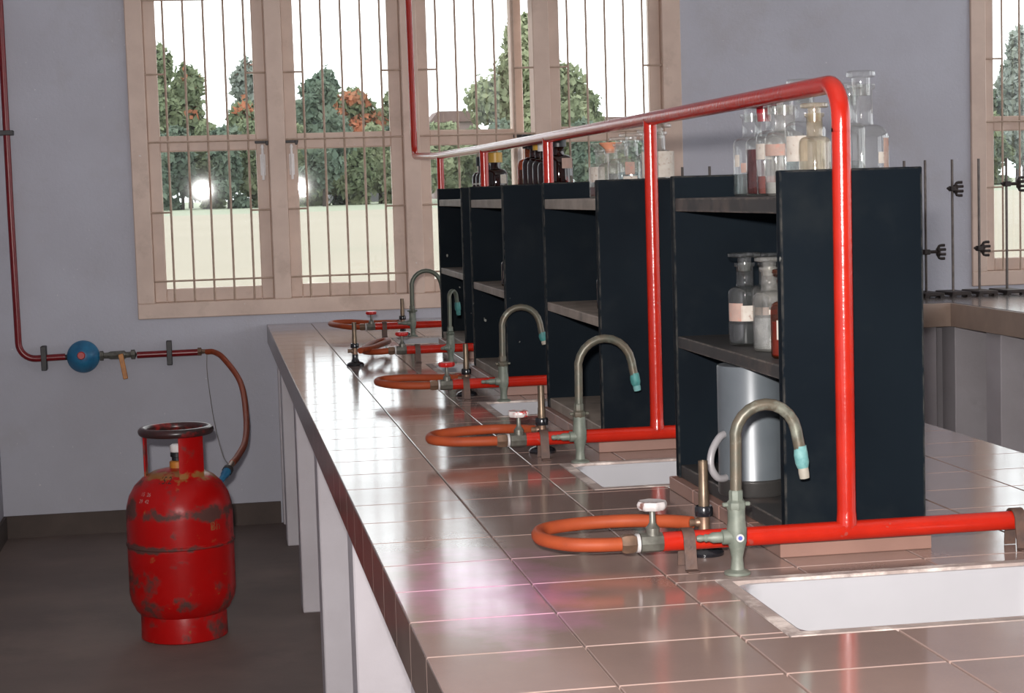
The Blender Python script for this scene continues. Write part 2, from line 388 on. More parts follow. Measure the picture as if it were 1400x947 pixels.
def thing(name, label, cat, loc=(0, 0, 0), group=None, rotz=0):
    o = bpy.data.objects.new(name, None); COL.objects.link(o)
    o.empty_display_size = 0.05; o.location = loc; o.rotation_euler.z = rotz
    return tag(o, label, cat, group)
def structure(name, label=None):
    o = bpy.data.objects.new(name, None); COL.objects.link(o); o.empty_display_size = 0.1
    o['kind'] = 'structure'
    if label: o['label'] = label
    return o
def spline(pts, k=8):
    P = [Vector(p) for p in pts]; out = []
    for i in range(len(P)-1):
        p0 = P[i-1] if i else P[0]*2-P[1]
        p1, p2 = P[i], P[i+1]
        p3 = P[i+2] if i+2 < len(P) else P[-1]*2-P[-2]
        for j in range(k):
            t = j/k
            out.append(0.5*((2*p1)+(p2-p0)*t+(2*p0-5*p1+4*p2-p3)*t*t+(3*p1-p0-3*p2+p3)*t**3))
    out.append(P[-1]); return [tuple(q) for q in out]
def arc(c, r, a0, a1, n, plane='xz'):
    out = []
    for i in range(n+1):
        a = math.radians(a0+(a1-a0)*i/n); p = list(c)
        ix = {'x': 0, 'y': 1, 'z': 2}
        p[ix[plane[0]]] += r*math.cos(a); p[ix[plane[1]]] += r*math.sin(a); out.append(tuple(p))
    return out
def subtract(rects, hole):
    """axis-aligned rectangles (x0,x1,y0,y1) minus a hole"""
    out = []; hx0, hx1, hy0, hy1 = hole
    for x0, x1, y0, y1 in rects:
        if hx0 >= x1 or hx1 <= x0 or hy0 >= y1 or hy1 <= y0: out.append((x0, x1, y0, y1)); continue
        if y0 < hy0: out.append((x0, x1, y0, hy0))
        if hy1 < y1: out.append((x0, x1, hy1, y1))
        a, b = max(y0, hy0), min(y1, hy1)
        if x0 < hx0: out.append((x0, hx0, a, b))
        if hx1 < x1: out.append((hx1, x1, a, b))
    return out

# ================================================================== the room
XL, XR, YW, YF, ZC = -0.80, 5.6, 6.96, -2.4, 3.15
WZ0, WZ1 = 0.797, 2.115
W1 = (-0.275, 1.833); W2 = (3.02, 5.128)
fl_ = MB().box(XL-0.2, XR+0.2, YF-0.2, YW+0.02, -0.1, 0).build('floor', 'floor', smooth=False)
tag(fl_, 'dark brown cement floor', kind='structure')
ce = MB().box(XL-0.2, XR+0.2, YF-0.2, YW+0.25, ZC, ZC+0.12).build('ceiling', 'ceiling', smooth=False); tag(ce, kind='structure')
wb = MB()
for a, b, c, d in ((XL-0.2, XR+0.2, 0, WZ0), (XL-0.2, XR+0.2, WZ1, ZC), (XL-0.2, W1[0], WZ0, WZ1), (W1[1], W2[0], WZ0, WZ1), (W2[1], XR+0.2, WZ0, WZ1)):
    wb.box(a, b, YW, YW+0.23, c-0.0, d)
tag(wb.build('wall_back', 'wall', smooth=False), 'blue-grey plastered wall around the barred windows', kind='structure')
tag(MB().box(XL-0.2, XL, YF, YW, 0, ZC).build('wall_left', 'wall', smooth=False), kind='structure')
wr = MB()
FILL_OPENINGS = [(-1.6, 0.9), (1.5, 4.0), (4.4, 6.6)]  # unseen wall openings, added to let sky light fill the room
ys = [YF] + [q for w in FILL_OPENINGS for q in w] + [YW]
for i in range(0, len(ys), 2): wr.box(XR, XR+0.23, ys[i], ys[i+1], 0, ZC)
for a, b in FILL_OPENINGS: wr.box(XR, XR+0.23, a, b, 0, 0.9); wr.box(XR, XR+0.23, a, b, 2.7, ZC)
tag(wr.build('wall_right', 'wall', smooth=False), kind='structure')
wf = MB()
FWIN = []
xs = [XL] + [q for w in FWIN for q in w] + [XR]
for i in range(0, len(xs), 2): wf.box(xs[i], xs[i+1], YF-0.23, YF, 0, ZC)
for a, b in FWIN: wf.box(a, b, YF-0.23, YF, 0, 0.9); wf.box(a, b, YF-0.23, YF, 2.8, ZC)
tag(wf.build('wall_front', 'wall', smooth=False), kind='structure')
tag(MB().box(XL, 0.225, YW-0.012, YW, 0, 0.083).build('baseboard_back', 'skirt', smooth=False), 'dark cement skirting', kind='structure')
tag(MB().box(XL, XL+0.012, YF, YW-0.012, 0, 0.083).build('baseboard_left', 'skirt', smooth=False), kind='structure')

# ---- windows
SW = 0.445; FR = 0.0635
def sash_mesh():
    s = MB(); st = 0.046
    b = 0.004
    s.box(0, st, 0, 0.035, 0, 1.205, b); s.box(SW-st, SW, 0, 0.035, 0, 1.205, b)
    for a, c in ((0, 0.051), (0.562, 0.621), (1.15, 1.205)): s.box(st-0.002, SW-st+0.002, 0.001, 0.034, a, c, b)
    return s.mesh('sash', 'frame', True, 30)
SASH = sash_mesh()
PANE_LO = MB().box(0.040, SW-0.040, 0.014, 0.018, 0.045, 0.568).mesh('pane', 'pane', False)
PANE_UP = MB().box(0.040, SW-0.040, 0.014, 0.018, 0.615, 1.156).mesh('pane', 'pane', False)
LATCH = MB().box(0, 0.052, -0.014, 0, -0.007, 0.007, 0.002).box(0.040, 0.050, -0.020, 0, -0.014, 0.004, 0.002).mesh('latch', 'latch')
TBOLT = MB().box(-0.010, 0.010, -0.008, 0, -0.080, 0.0, 0.002).lathe([(0, -0.098), (0.005, -0.096), (0.005, 0.02), (0.007, 0.025), (0.004, 0.035), (0, 0.037)], 10, (0, -0.010, 0)).mesh('tower_bolt', 'bolt')
BARV = MB().tube([(0, 0, 0.80), (0, 0, 2.11)], 0.0042, 8).mesh('bar', 'bar')
BARH = MB().tube([(0, 0, 0), (SW+0.02, 0, 0)], 0.0036, 8).mesh('bar', 'bar')
STUB = MB().tube([(0, 0, 0), (0.077, 0, 0)], 0.0036, 8).mesh('bar', 'bar')
def window(name, label, x0, opens, latches=True):
    r = structure(name, label)
    fm = MB(); y0, y1 = YW-0.012, YW+0.09
    x1 = x0+4*SW+5*FR+0.01
    fm.box(x0, x1, y0, y1, WZ0, WZ0+0.058, 0.003); fm.box(x0, x1, y0, y1, WZ1-0.058, WZ1, 0.003)
    for i in range(5):
        a = x0+i*(SW+FR)+ (0.01 if i == 4 else 0)*0
        fm.box(a, a+FR+(0.01 if i == 4 else 0), y0+0.001, y1-0.001, WZ0+0.057, WZ1-0.057, 0.003)
    fm.build('window_frame', 'frame', r, True, 30)
    for i in range(4):
        sx = x0+FR+i*(SW+FR)
        s = link('sash', SASH, r, (sx, YW+0.022+(SW*math.sin(-opens[i]) if opens[i] < 0 else 0), WZ0+0.058), opens[i])
        link('pane', PANE_LO, s); link('pane', PANE_UP, s)
        if latches:
            rightside = i in (0, 2)
            link('latch', LATCH, s, (SW-0.050, 0, 0.592) if rightside else (-0.002, 0, 0.592))
            link('tower_bolt', TBOLT, s, (SW-0.023 if rightside else 0.023, 0, 0.545))
        for k in range(5): link('bar', BARV, r, (sx+0.0745+k*0.074, YW+0.006, 0))
        for z in (0.936, 1.453, 1.975): link('bar', BARH, r, (sx-0.01, YW-0.001, z))
        for z in (1.192, 1.703):
            link('bar', STUB, r, (sx-0.004, YW-0.001, z)); link('bar', STUB, r, (sx+SW+0.004-0.077, YW-0.001, z))
    return r
window('window_1', 'cream four-sash barred window above the gas cylinder and bench end', W1[0], (0.0, -0.051, 0.27, 0.0))
window('window_2', 'cream barred window at the right behind the clamp stands', W2[0], (0.0, 0.01, 0.0, 0.0))

# ================================================================== the main bench
BX0, BX1, BY0, BY1, BZ = 0.199, 1.3575, 1.038, YW-0.001, 0.76
PITCH = 0.985
ST = [2.17+PITCH*k for k in range(5)]                 # the gas pipe lines across the bench
SINKS = [(0.592, 0.992, s-0.355, s-0.09) for s in ST]
bench = thing('lab_bench', 'long brown tiled masonry laboratory bench running back to the window wall', 'bench', (0, 0, 0))
slab = [(BX0+0.010, BX1-0.004, BY0, BY1)]
for h in SINKS: slab = subtract(slab, h)
sm = MB()
for x0, x1, y0, y1 in slab: sm.box(x0, x1, y0, y1, 0.692, 0.7565)
sm.build('slab', 'grout', bench, False)
TW, TL, G = 0.1655, 0.157, 0.0026
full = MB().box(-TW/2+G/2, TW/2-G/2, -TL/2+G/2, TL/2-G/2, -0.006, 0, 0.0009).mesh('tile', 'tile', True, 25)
row0 = 1.666-4*TL
RIM = 0.012
nrow = int(round((BY1-row0)/TL+0.49))
tiles = 0
for j in range(nrow):
    y0 = row0+j*TL; y1 = min(y0+TL, BY1)
    for i in range(7):
        x0 = BX0+i*TW; x1 = x0+TW
        rc = [(x0, x1, y0, y1)]
        for h in SINKS: rc = subtract(rc, (h[0]-RIM, h[1]+RIM, h[2]-RIM, h[3]+RIM))
        if len(rc) == 1 and abs((rc[0][1]-rc[0][0])-TW) < 1e-6 and abs((rc[0][3]-rc[0][2])-TL) < 1e-6:
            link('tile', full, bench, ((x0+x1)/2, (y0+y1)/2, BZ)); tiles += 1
        else:
            for a, b, c, d in rc:
                if b-a < 0.008 or d-c < 0.008: continue
                cx, cy = (a+b)/2, (c+d)/2
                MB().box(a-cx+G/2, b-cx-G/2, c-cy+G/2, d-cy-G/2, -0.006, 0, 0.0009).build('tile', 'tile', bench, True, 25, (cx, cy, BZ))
et = MB().box(-0.0045, 0.0045, -TL/2+0.001, TL/2-0.001, -0.070, -0.0005, 0.001).mesh('edge_tile', 'edge_tile', True, 25)
for j in range(nrow):
    y0 = row0+j*TL
    if y0+TL > BY1+0.0005: continue
    link('edge_tile', et, bench, (BX0+0.0050, y0+TL/2, BZ-0.0005))
    link('edge_tile', et, bench, (BX1-0.0048, y0+TL/2, BZ-0.0005))
yend = row0+int((BY1+0.0005-row0)/TL)*TL
if BY1-yend > 0.01:
    for xx in (BX0+0.005, BX1-0.0048):
        MB().box(-0.0045, 0.0045, 0.001, BY1-yend, -0.070, -0.0005, 0.001).build('edge_tile', 'edge_tile', bench, True, 25, (xx, yend, BZ-0.0005))
legm = MB().box(0.0, 1.10, 0.0, 0.125, 0.0, 0.6925, 0.003).mesh('leg', 'leg', True, 25)
for y in (1.08, 2.15, 3.23, 4.31, 5.395, 6.47): link('leg', legm, bench, (0.228, y, 0))
MB().box(0.0, 1.10, 0.0, 0.05, 0.0, 0.6925, 0.003).build('leg', 'leg', bench, True, 25, (0.232, YW-0.05, 0))
for h in SINKS:                                        # cement bedding round each sink
    mr = MB()
    for x0, x1, y0, y1 in subtract([(h[0]-RIM, h[1]+RIM, h[2]-RIM, h[3]+RIM)], (h[0]+0.004, h[1]-0.004, h[2]+0.004, h[3]-0.004)):
        mr.box(x0, x1, y0, y1, 0.752, 0.7608)
    mr.build('mortar_rim', 'mortar', bench, False)
UNITS = [(0.703, 2.200), (0.682, 3.190), (0.669, 4.172), (0.708, 5.150)]
UW, UL, UZ0, UZ1 = 0.187, 0.55, 0.781, 1.247
for x, y in UNITS:                                     # tiled plinths under the racks
    for k in range(4):
        yy = y-0.008+k*0.1415
        MB().box(x-0.010, x+UW+0.004, yy, yy+0.1395, BZ+0.0002, UZ0-0.0005, 0.001).build('plinth_tile', 'plinth', bench, True, 25)

# sinks
def rrect(x0, x1, y0, y1, r, n=5):
    pts = []
    for cx, cy, a in ((x1-r, y1-r, 0), (x0+r, y1-r, 90), (x0+r, y0+r, 180), (x1-r, y0+r, 270)):
        for i in range(n+1):
            t = math.radians(a+90*i/n); pts.append((cx+r*math.cos(t), cy+r*math.sin(t)))
    return pts
def loft(loops, mb, cap0=True, cap1=True):
    n = len(loops[0]); v = [p for L in loops for p in L]; f = []
    for i in range(len(loops)-1):
        for k in range(n): f.append((i*n+k, i*n+(k+1) % n, (i+1)*n+(k+1) % n, (i+1)*n+k))
    if cap0: f.append(tuple(range(n)))
    if cap1: f.append(tuple(range((len(loops)-1)*n, len(loops)*n)))
    return mb.add(v, f)
sx, sy = 0.400, 0.265
def ringz(d, z, r): return [(x, y, z) for x, y in rrect(d, sx-d, d, sy-d, r)]
skm = loft([ringz(0.012, 0.585, 0.03), ringz(0.002, 0.600, 0.03), ringz(0.002, 0.7525, 0.03), ringz(0.003, 0.757, 0.03), ringz(0.010, 0.757, 0.026), ringz(0.013, 0.752, 0.026),
            ringz(0.022, 0.625, 0.03), ringz(0.04, 0.603, 0.03)], MB()).mesh('basin', 'sink', True, 50)
drain = MB().lathe([(0, 0.6045), (0.016, 0.6045), (0.019, 0.606), (0.019, 0.603)], 16, (sx/2, sy/2, 0)).mesh('drain', 'grey_metal')
SLAB = ['white ceramic sink nearest the camera, in front of the bottle-filled rack', 'white ceramic sink in the gap behind the nearest black rack',
        'white ceramic sink in the gap between second and third black racks', 'small white ceramic sink between third and fourth black racks',
        'farthest white ceramic sink, next to the window wall']
for k, h in enumerate(SINKS):
    s = thing('sink', SLAB[k], 'sink', (h[0], h[2], 0), 'sinks set in the bench')
    link('basin', skm, s); link('drain', drain, s)

# ================================================================== black reagent racks
RL = ['nearest black wooden reagent rack holding clear bottles and a metal can', 'second black wooden reagent rack, behind the nearest red riser pipe rack',
      'third black wooden reagent rack with dark amber bottles on top', 'farthest black wooden reagent rack, beside the window']
RL[1] = 'second black wooden reagent rack, topped by a round labelled bottle'
for k, (x, y) in enumerate(UNITS):
    u = thing('reagent_rack', RL[k], 'shelf rack', (x, y, UZ0), 'black reagent racks on the bench')
    H = UZ1-UZ0; T = 0.018; sm_ = 'shelf_dark' if k == 0 else 'shelf'
    MB().box(0, UW, 0, T, 0, H, 0.0015).build('end_panel', 'black', u, True, 25)
    MB().box(0, UW, UL-T, UL, 0, H, 0.0015).build('end_panel', 'black', u, True, 25)
    MB().box(0.003, UW-0.003, T, UL-T, 0.412, 0.432, 0.0012).build('shelf', sm_, u, True, 25)
    MB().box(0.003, UW-0.003, T, UL-T, 0.202, 0.220, 0.0012).build('shelf', sm_, u, True, 25)
    MB().box(0.003, UW-0.003, T, UL-T, 0.0, 0.020, 0.0012).build('bottom_board', sm_, u, True, 25)
    MB().box(UW-0.012, UW-0.004, T, UL-T, 0.02, 0.412, 0.001).build('back_board', 'black', u, True, 25)
ZT = UZ0+0.432; ZM = UZ0+0.220; ZBOT = UZ0+0.020

# ================================================================== gas pipework
gas = thing('gas_pipework', 'red gas pipework with tall risers along the bench and an overhead line', 'pipe', (0, 0, 0))
PR = 0.0122; PX = 0.773; PZ = 0.795; OZ = 1.352
bend = arc((PX, ST[0]+0.045, OZ-0.045), 0.045, 180, 90, 8, 'yz')
over = [(PX, ST[0], OZ-0.06)] + bend + [(PX, 3.0, OZ-0.001), (PX, 4.2, OZ), (PX, 5.2, OZ+0.002), (PX, 6.2, OZ+0.008), (PX, 6.82, OZ+0.022)] \
    + arc((PX, 6.83, OZ+0.062), 0.04, 270, 360, 6, 'yz') + [(PX-0.004, 6.87, 2.0), (PX-0.006, 6.87, ZC)]
MB().tube(over, PR*0.98, 14).build('overhead_pipe', 'red', gas)
for k, y in enumerate(ST):
    top = OZ-0.055 if k == 0 else OZ
    MB().tube([(PX, y, PZ), (PX, y, top)], PR*0.98, 14).lathe([(PR*1.10, 0), (PR*1.06, 0.006), (PR*1.0, 0.014), (PR*0.96, 0.018)], 14, (PX, y, PZ+PR*0.6)).build('riser', 'red', gas)
    MB().tube([(0.535, y, PZ), (1.03, y, PZ)], PR, 14).build('cross_pipe', 'red', gas)
# strap brackets
def strap(s):
    m = MB(); w = 0.0075; t = 0.0022
    path = [(-0.020, -0.040)] + [(-0.0165, -0.018)] + [(PR*1.12*math.cos(a), PR*1.12*math.sin(a)) for a in [math.radians(q) for q in range(190, -11, -20)]] + [(0.0155, -0.018), (0.017, -0.0345)]
    n = len(path); v = []; f = []
    for i, (a, b) in enumerate(path):
        p = Vector(path[max(i-1, 0)]); q = Vector(path[min(i+1, n-1)]); d = (q-p).normalized(); nn = Vector((d.y, -d.x))*-t
        for yy in (-w, w):
            v.append((yy, a, b)); v.append((yy, a-nn.x*-1, b-nn.y*-1))
    for i in range(n-1):
        a = i*4; b = a+4
        f += [(a, a+2, b+2, b), (a+1, b+1, b+3, a+3), (a, b, b+1, a+1), (a+2, a+3, b+3, b+2)]
    f += [(0, 1, 3, 2), (4*n-4, 4*n-2, 4*n-1, 4*n-3)]
    m.add(v, f); m.box(-w, w, -0.034, -0.018, -0.0348, -0.0325, 0.0006); return m
STRAP = strap(1).mesh('bracket', 'rust')
for y in ST:
    link('bracket', STRAP, gas, (0.566, y, PZ)); link('bracket', STRAP, gas, (0.998, y, PZ))
# gas taps: parts of the pipework
def wheel_mesh(mat):
    m = MB(); n = 40; v = []; f = []
    prof = [(0.006, 0.000), (0.0155, -0.001), (0.0178, 0.002), (0.0182, 0.006), (0.0165, 0.0095), (0.009, 0.0085), (0.0, 0.0095)]
    for r, h in prof[:-1]:
        for i in range(n):
            k = 1+0.055*math.cos(8*2*PI*i/n)*(1 if r > 0.012 else 0)
            v.append((r*k*math.cos(2*PI*i/n), r*k*math.sin(2*PI*i/n), h))
    for a in range(len(prof)-2):
        for i in range(n): f.append((a*n+i, a*n+(i+1) % n, (a+1)*n+(i+1) % n, (a+1)*n+i))
    f.append(tuple(range(n-1, -1, -1))); f.append(tuple(range((len(prof)-2)*n, (len(prof)-1)*n)))
    return m.add(v, f).mesh('handwheel', mat, True, 50)
WHEEL = {k: wheel_mesh(k) for k in ('white_wheel', 'half_wheel', 'red_wheel')}
TAPB = MB().lathe([(0, -0.017), (0.0125, -0.016), (0.0125, 0.010), (0.0112, 0.013), (0, 0.0135)], 8, axis=0) \
    .lathe([(0.009, 0.006), (0.009, 0.018), (0.0065, 0.021), (0.004, 0.025), (0.0037, 0.045), (0, 0.046)], 12).mesh('gas_tap', 'grey_metal')
TAPR = MB().lathe([(0, -0.0215), (0.0118, -0.0212), (0.0118, -0.0172), (0, -0.017)], 14, axis=0).mesh('washer_ring', 'white_paint')
TAPN = MB().lathe([(0, -0.041), (0.0105, -0.040), (0.0125, -0.036), (0.0125, -0.026), (0.0105, -0.0215), (0, -0.021)], 6, axis=0).mesh('hose_nut', 'brass', True, 30)
for k, y in enumerate(ST):
    for sgn, x in ((1, 0.523), (-1, 1.043)):
        t = link('gas_tap', TAPB, gas, (x, y, PZ))
        if sgn < 0: t.rotation_euler.z = PI
        link('handwheel', WHEEL[('white_wheel', 'half_wheel', 'red_wheel', 'red_wheel', 'red_wheel')[k]], t, (0, 0, 0.042), 0.3*k)
        link('washer_ring', TAPR, t); link('hose_nut', TAPN, t)

# rubber hoses
HL = ['bright orange rubber hose looped on the bench under the white handwheel', 'orange rubber hose looped beside the red and white chipped handwheel',
      'brick red rubber hose loop, middle of the five bench hoses', 'brick red rubber hose doubled back behind the lone leftmost burner',
      'farthest brick red rubber hose loop, near the window wall']
def hose(k, pts, mat):
    o = MB().tube(spline(pts, 7), 0.0088, 10).build('rubber_hose', mat)
    tag(o, HL[k], 'hose', 'rubber hoses on the bench')
H0 = [(0.486, 0, 0.795), (0.455, 0.001, 0.7955), (0.418, 0.015, 0.796), (0.393, 0.058, 0.797), (0.405, 0.108, 0.798), (0.455, 0.130, 0.799), (0.520, 0.126, 0.800), (0.570, 0.100, 0.801), (0.594, 0.077, 0.8015)]
BXY = [(0.609, 2.245), (0.577, 3.225), (0.577, 4.205), (0.387, 5.090), (0.635, 6.175)]
for k in (0, 1, 2, 4):
    pts = [Vector((x, ST[k]+y, z)) for x, y, z in H0]
    bx, by = BXY[k]
    end = Vector((bx-0.0155, by+0.002, 0.8015)); d = end-pts[-1]
    for i in (5, 6, 7, 8): pts[i] += d*((0.2, 0.5, 0.85, 1.0)[i-5])
    dx, dy, dz = ((0, 0, 0), (-0.020, -0.012, 0), (-0.020, 0.030, 0.001), None, (0.002, 0.060, 0.004))[k]
    for i, q in ((2, 0.7), (3, 1.0), (4, 1.0), (5, 0.7)): pts[i] += Vector((dx*q, dy*(0.25 if i == 2 else q), dz))
    hose(k, pts, 'hose')
hose(3, [(0.486, ST[3], 0.795), (0.455, ST[3]+0.006, 0.793), (0.425, 5.19, 0.790), (0.430, 5.30, 0.790), (0.470, 5.48, 0.790), (0.510, 5.56, 0.790), (0.520, 5.50, 0.793), (0.482, 5.33, 0.797), (0.437, 5.17, 0.800), (0.4025, 5.096, 0.8015)], 'hose')

# burners
BL = ['burner standing behind the nearest green tap, its barrel rising in front of the metal can', 'burner beside the second green tap, behind the chipped handwheel', 'burner between the third handwheel and the third green tap',
      'lone burner standing upright at the left on the glossy bench tiles', 'farthest dark burner, next to the window-end tap']
BRN = dict(base=MB().lathe([(0, 0), (0.0245, 0), (0.0248, 0.004), (0.022, 0.008), (0.012, 0.012), (0.0085, 0.020), (0.0085, 0.032), (0, 0.033)], 24).mesh('base', 'gloss_black'),
           inlet=MB().lathe([(0, -0.018), (0.0058, -0.018), (0.0048, -0.010), (0.0062, -0.008), (0.0062, 0.0), (0, 0.0)], 12, (-0.002, 0.002, 0.0415), axis=0).lathe([(0.0085, 0.030), (0.0075, 0.033), (0.0075, 0.050), (0, 0.051)], 14).mesh('inlet', 'brass'),
           collar=MB().lathe([(0, 0.050), (0.0115, 0.050), (0.0118, 0.053), (0.0118, 0.060), (0.0105, 0.063), (0, 0.0635)], 16).mesh('air_collar', 'gloss_black'),
           tube=MB().lathe([(0, 0.063), (0.0070, 0.063), (0.0070, 0.080), (0.0062, 0.083), (0.0062, 0.121), (0.0050, 0.121), (0.0050, 0.110), (0, 0.110)], 16).mesh('barrel', 'burner_tube'))
for k, (x, y) in enumerate(BXY):
    b = thing('gas_burner', BL[k], 'burner', (x, y, BZ+0.0003), 'gas burners on the bench')
    link('base', BRN['base'], b); link('inlet', BRN['inlet'], b); link('air_collar', BRN['collar'], b); link('barrel', BRN['tube'], b)

# gooseneck water taps
TLB = ['nearest gooseneck water tap with pale green body and turquoise nozzle', 'second gooseneck water tap, tall brown arch in front of second rack', 'third gooseneck water tap with a shiny teal nozzle',
       'slim dark green gooseneck water tap before the fourth rack', 'farthest gooseneck water tap, green arch against the window frame']
def faucet(k, x, y, R, zr, zend, rot, spout, nozz, tipm):
    f = thing('water_tap', TLB[k], 'tap', (x, y, BZ+0.0003), 'gooseneck water taps', rot)
    side = MB().lathe([(0, 0.006), (0.0095, 0.007), (0.0090, 0.018), (0.0066, 0.019), (0.0066, 0.030), (0.0042, 0.035), (0.0050, 0.039), (0.0036, 0.041), (0.0045, 0.046), (0.003, 0.050), (0, 0.050)], 14, axis=0)
    b = MB().lathe([(0, 0), (0.016, 0), (0.016, 0.003), (0.0085, 0.006), (0.0070, 0.020), (0.0090, 0.030), (0.0118, 0.040), (0.0122, 0.056), (0.0108, 0.066), (0.0108, 0.080), (0, 0.081)], 20)
    side.v = [(-p[0], p[1], p[2]+0.046) for p in side.v]; side.f = [q[::-1] for q in side.f]
    b.add(side.v, side.f); b.build('body', 'verdigris', f)
    MB().lathe([(0, 0.079), (0.0110, 0.079), (0.0122, 0.082), (0.0122, 0.088), (0.0088, 0.091), (0.0088, 0.101), (0.0078, 0.103), (0, 0.103)], 8).box(-0.017, 0.017, -0.003, 0.003, 0.083, 0.088, 0.001).build('collar_nut', 'verdigris' if k == 0 else spout, f, True, 30)
    path = [(0, 0, 0.100), (0.0005, 0, 0.13), (0.001, 0, zr)] + [(R-0+R*math.cos(math.radians(a)), 0, zr+R*1.05*math.sin(math.radians(a))) for a in range(170, 9, -16)] + [(2*R+0.001, 0, zr-0.002), (2*R+0.004, 0, zr-0.018)]
    MB().tube(path, 0.0073 if k != 3 else 0.0058, 12).build('spout', spout, f)
    e = Vector(path[-1]); g = Vector((2*R+0.009, 0, zend))
    q = e.lerp(g, 0.62)
    nz = MB().tube([tuple(e+Vector((0, 0, 0.006))), tuple(e.lerp(q, 0.25)), tuple(e.lerp(q, 0.7)), tuple(q)], [0.0076, 0.0088, 0.0086, 0.0068], 12).build('nozzle', nozz, f)
    MB().tube([tuple(q+Vector((0, 0, 0.002))), tuple(q.lerp(g, 0.5)), tuple(g)], [0.0064, 0.0066, 0.0060], 12).build('nozzle_tip', tipm, nz)
    if k == 0:
        MB().lathe([(0, -0.0122), (0.0048, -0.0124), (0.0050, -0.0105), (0, -0.010)], 16, (0.001, -0.0008, 0.046), axis=1).build('badge', 'white_paint', f)
        MB().lathe([(0, -0.0131), (0.0026, -0.0129), (0.0028, -0.0120), (0, -0.0118)], 12, (0.001, -0.0008, 0.046), axis=1).build('badge_dot', 'blue_dot', f)
faucet(0, 0.615, ST[0]-0.052, 0.0385, 0.165, 0.113, -0.03, 'neck', 'turq', 'tip')
faucet(1, 0.617, ST[1]-0.075, 0.0480, 0.163, 0.120, 0.02, 'neck', 'turq_dark', 'turq')
faucet(2, 0.640, ST[2]-0.085, 0.0440, 0.165, 0.125, 0.0, 'neck', 'turq_dark', 'tip')
faucet(3, 0.648, ST[3]-0.100, 0.0200, 0.180, 0.132, 0.9, 'neck_green', 'turq_dark', 'turq_dark')
faucet(4, 0.656, ST[4]-0.055, 0.0500, 0.165, 0.135, 0.0, 'neck_green', 'turq_dark', 'turq_dark')

# ================================================================== bottles
def bottle(label, x, y, z, r, top, glass='glass', stop='disc', smat=None, lab=None, liq=None, group=None, neckr=0.5, bodyf=0.68, broad=1.0, name='reagent_bottle'):
    """top: absolute z of the stopper's top; lab: (z0, z1, centre angle, width angle, material); liq: (fill fraction of the body, material)"""
    o = thing(name, label, 'bottle', (x, y, z+0.0002), group)
    H = top-z; hs = H*0.11 if stop == 'disc' else (H*0.16 if stop == 'cap' else H*0.12)
    hb = (H-hs); B = hb*bodyf; nr = r*neckr
    B *= 1.06; sh = min((r-nr)*0.95, B*0.4)
    prof = [(0, 0.002), (r*0.86, 0.0), (r*0.97, 0.002), (r, 0.006)] + [(nr*1.06+(r-nr*1.06)*math.cos(math.radians(a)), B-sh+sh*math.sin(math.radians(a))) for a in range(0, 91, 15)] \
        + [(nr, B+sh*0.22), (nr, hb*0.945), (nr*1.22, hb*0.96), (nr*1.22, hb), (nr*0.8, hb), (nr*0.78, hb*0.9)]
    MB().lathe(prof, 28).build('bottle_body', glass, o, True, 60)
    if stop == 'disc':
        dr = max(nr*1.75, r*0.62)*broad
        MB().lathe([(0, hb*0.90), (nr*0.70, hb*0.90), (nr*0.80, hb+0.0005), (nr*0.80, hb+hs*0.5), (dr*0.9, hb+hs*0.52), (dr, hb+hs*0.62), (dr, hb+hs*0.9), (dr*0.92, hb+hs), (0, hb+hs)], 24).build('stopper', smat or glass, o)
    elif stop == 'cap':
        MB().lathe([(0, hb*0.93), (nr*1.42, hb*0.93), (nr*1.42, hb+hs*0.92), (nr*1.3, hb+hs), (0, hb+hs)], 20).build('cap', smat or 'cap_black', o)
    else:
        MB().lathe([(0, hb*0.92), (nr*0.75, hb*0.92), (nr*0.85, hb), (nr*1.75, hb+hs*0.9), (nr*1.7, hb+hs), (0, hb+hs)], 20).build('stopper', smat or glass, o)
    if liq:
        h = (B-sh)*1.05*liq[0]
        MB().lathe([(0, 0.004), (r*0.93, 0.004), (r*0.945, 0.008), (r*0.945, h), (0, h)], 24).build('liquid', liq[1], o, True, 40)
    labs = lab if isinstance(lab, list) else ([lab] if lab else [])
    for z0, z1, ac, aw, m in labs:
        n = 14; v = []; f = []
        for i in range(n+1):
            a = math.radians(ac-aw/2+aw*i/n)
            for rr in (r*1.002, r*1.002+0.0004):
                for zz in (B*z0, B*z1): v.append((rr*math.cos(a), rr*math.sin(a), zz))
        for i in range(n):
            a = i*4; b = a+4
            f += [(a, b, b+1, a+1), (a+2, a+3, b+3, b+2), (a, a+2, b+2, b), (a+1, b+1, b+3, a+3)]
        f += [(0, 1, 3, 2), (4*n, 4*n+2, 4*n+3, 4*n+1)]
        MB().add(v, f).build('label', m, o, True, 50)
    return o
G1, G2, G3, G4 = 'bottles on top of the nearest rack', 'clear bottles on top of the second rack', 'amber bottles on top of the third rack', 'amber bottles on top of the fourth rack'
bottle('clear bottle with small label at the left end of the nearest rack top', 0.818, 2.692, ZT, 0.0290, 1.352, 'glass', lab=[(0.50, 0.70, 200, 22, 'label'), (0.40, 0.56, 228, 22, 'label_pink')], liq=(0.42, 'liq_clear'), group=G1)
bottle('bottle of very dark red liquid with a red stopper, nearest rack top', 0.818, 2.630, ZT, 0.0280, 1.350, 'glass', smat='stop_red', liq=(0.88, 'liq_red'), group=G1)
bottle('clear bottle with cream label and rust liquid, behind a frosted one', 0.815, 2.566, ZT, 0.0285, 1.360, 'glass', lab=(0.56, 0.80, 205, 70, 'label'), liq=(0.34, 'liq_rust'), group=G1)
bottle('dusty clear bottle holding pale powder beside the near panel top', 0.808, 2.500, ZT, 0.0290, 1.355, 'glass_dusty', lab=(0.62, 0.80, 235, 110, 'label_pink'), liq=(0.24, 'powder'), group=G1)
